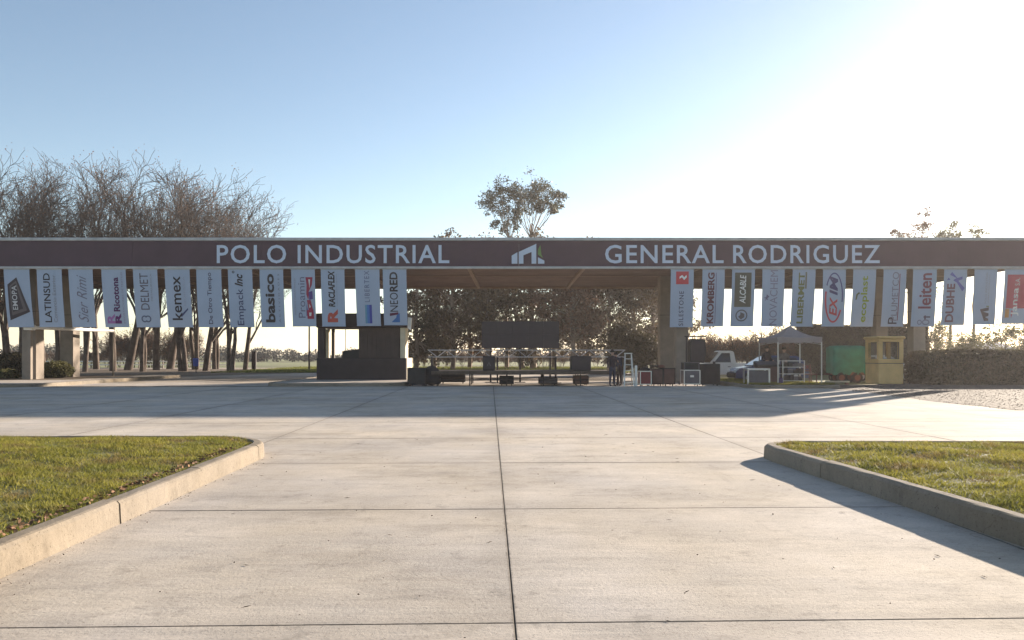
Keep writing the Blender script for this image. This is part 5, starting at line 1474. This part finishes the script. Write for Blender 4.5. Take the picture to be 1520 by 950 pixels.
# ------------------------------------------------------------------ small roadside things
lp = thing('lamp_post', 'thin dark lamp post beyond the row of banners', 'lamp post', (at(459, 80), 80, -.05))
MB().tube([(0, 0, 0), (0, 0, 9.0)], [.10, .06], 8).build('pole', M_CHARCOAL, lp)
MB().tube([(0, 0, 8.9), (.5, -.1, 9.25), (1.3, -.2, 9.3)], .04, 6).build('arm', M_CHARCOAL, lp)
MB().box((1.2, -.32, 9.22), (1.75, -.08, 9.34), cham=.03).build('lamp_head', M_CHARCOAL, lp)
dp = thing('marker_post', 'short thick dark post standing in the open field', 'post', (at(377, 80), 80, -.05))
MB().box((-.22, -.12, 0), (.22, .12, 1.85), cham=.03).build('shaft', M_CHARCOAL, dp)
MB().box((-.26, -.16, 1.853), (.26, .16, 1.93), cham=.02).build('cap', M_CHARCOAL, dp)
bb = thing('litter_bin', 'blue litter bin on a post among the tree trunks', 'bin', (at(291, 68), 68, -.04))
MB().tube([(0, 0, 0), (0, 0, 1.1)], .04, 6).build('post', M_CHARCOAL, bb)
MB().tube([(0, -.05, .55), (0, -.05, 1.2)], [.21, .26], 12).build('bucket', M_BLUEBIN, bb)
MB().tube([(0, -.05, 1.203), (0, -.05, 1.26)], [.27, .2], 12).build('lid', M_BLUEBIN, bb)
rf = thing('rail_fence', 'low pale rail fence running behind the bare trees', 'fence', (at(140, 88), 88.5, -.05))
fx0, fx1 = at(60, 88) - at(140, 88), at(345, 88) - at(140, 88)
for z in (.42, .80):
    MB().box((fx0, -.03, z - .055), (fx1, .03, z + .055)).build('rail', M_WHITE, rf)
nn = 9
for i in range(nn):
    x = fx0 + (fx1 - fx0) * i / (nn - 1); MB().box((x - .06, .035, 0), (x + .06, .13, .95)).build('post', M_COLUMN, rf)
hs = thing('small_house', 'low house with blue-grey roof beyond the clipped hedge', 'house', (at(1458, 78), 78, -.05))
MB().box((-1.6, -2, 0), (1.6, 2, 1.9)).build('wall', M_CREAM, hs)
MB().prism([(-2.4, 1.9), (2.4, 1.9), (2.2, 2.2), (0, 2.75), (-2.2, 2.2)], 'x', -1.9, 1.9).build('roof', M_ROOFGREY, hs)
wdw = MB().box((-.5, -2.04, .9), (.4, -2.003, 1.6)).build('window', M_GLASS, hs)
MB().box((-.56, -2.08, .84), (.46, -2.043, .9)).build('sill', M_WHITE, wdw)

# ------------------------------------------------------------------ hazy evening air
hz = MB(); hz.box((-1550, -350, -1.2), (1550, 1550, 26.0))
hm = bpy.data.materials.new('haze_air'); hm.use_nodes = True
hn = hm.node_tree; hn.nodes.clear()
ho = hn.nodes.new('ShaderNodeOutputMaterial'); hv = hn.nodes.new('ShaderNodeVolumePrincipled')
hv.inputs['Color'].default_value = (0.96, 0.90, 0.90, 1); hv.inputs['Density'].default_value = 0.00045; hv.inputs['Anisotropy'].default_value = 0.45
hn.links.new(hv.outputs[0], ho.inputs['Volume'])
tag(hz.build('haze', hm), 'thin hazy air over the whole place', 'haze', kind='stuff')
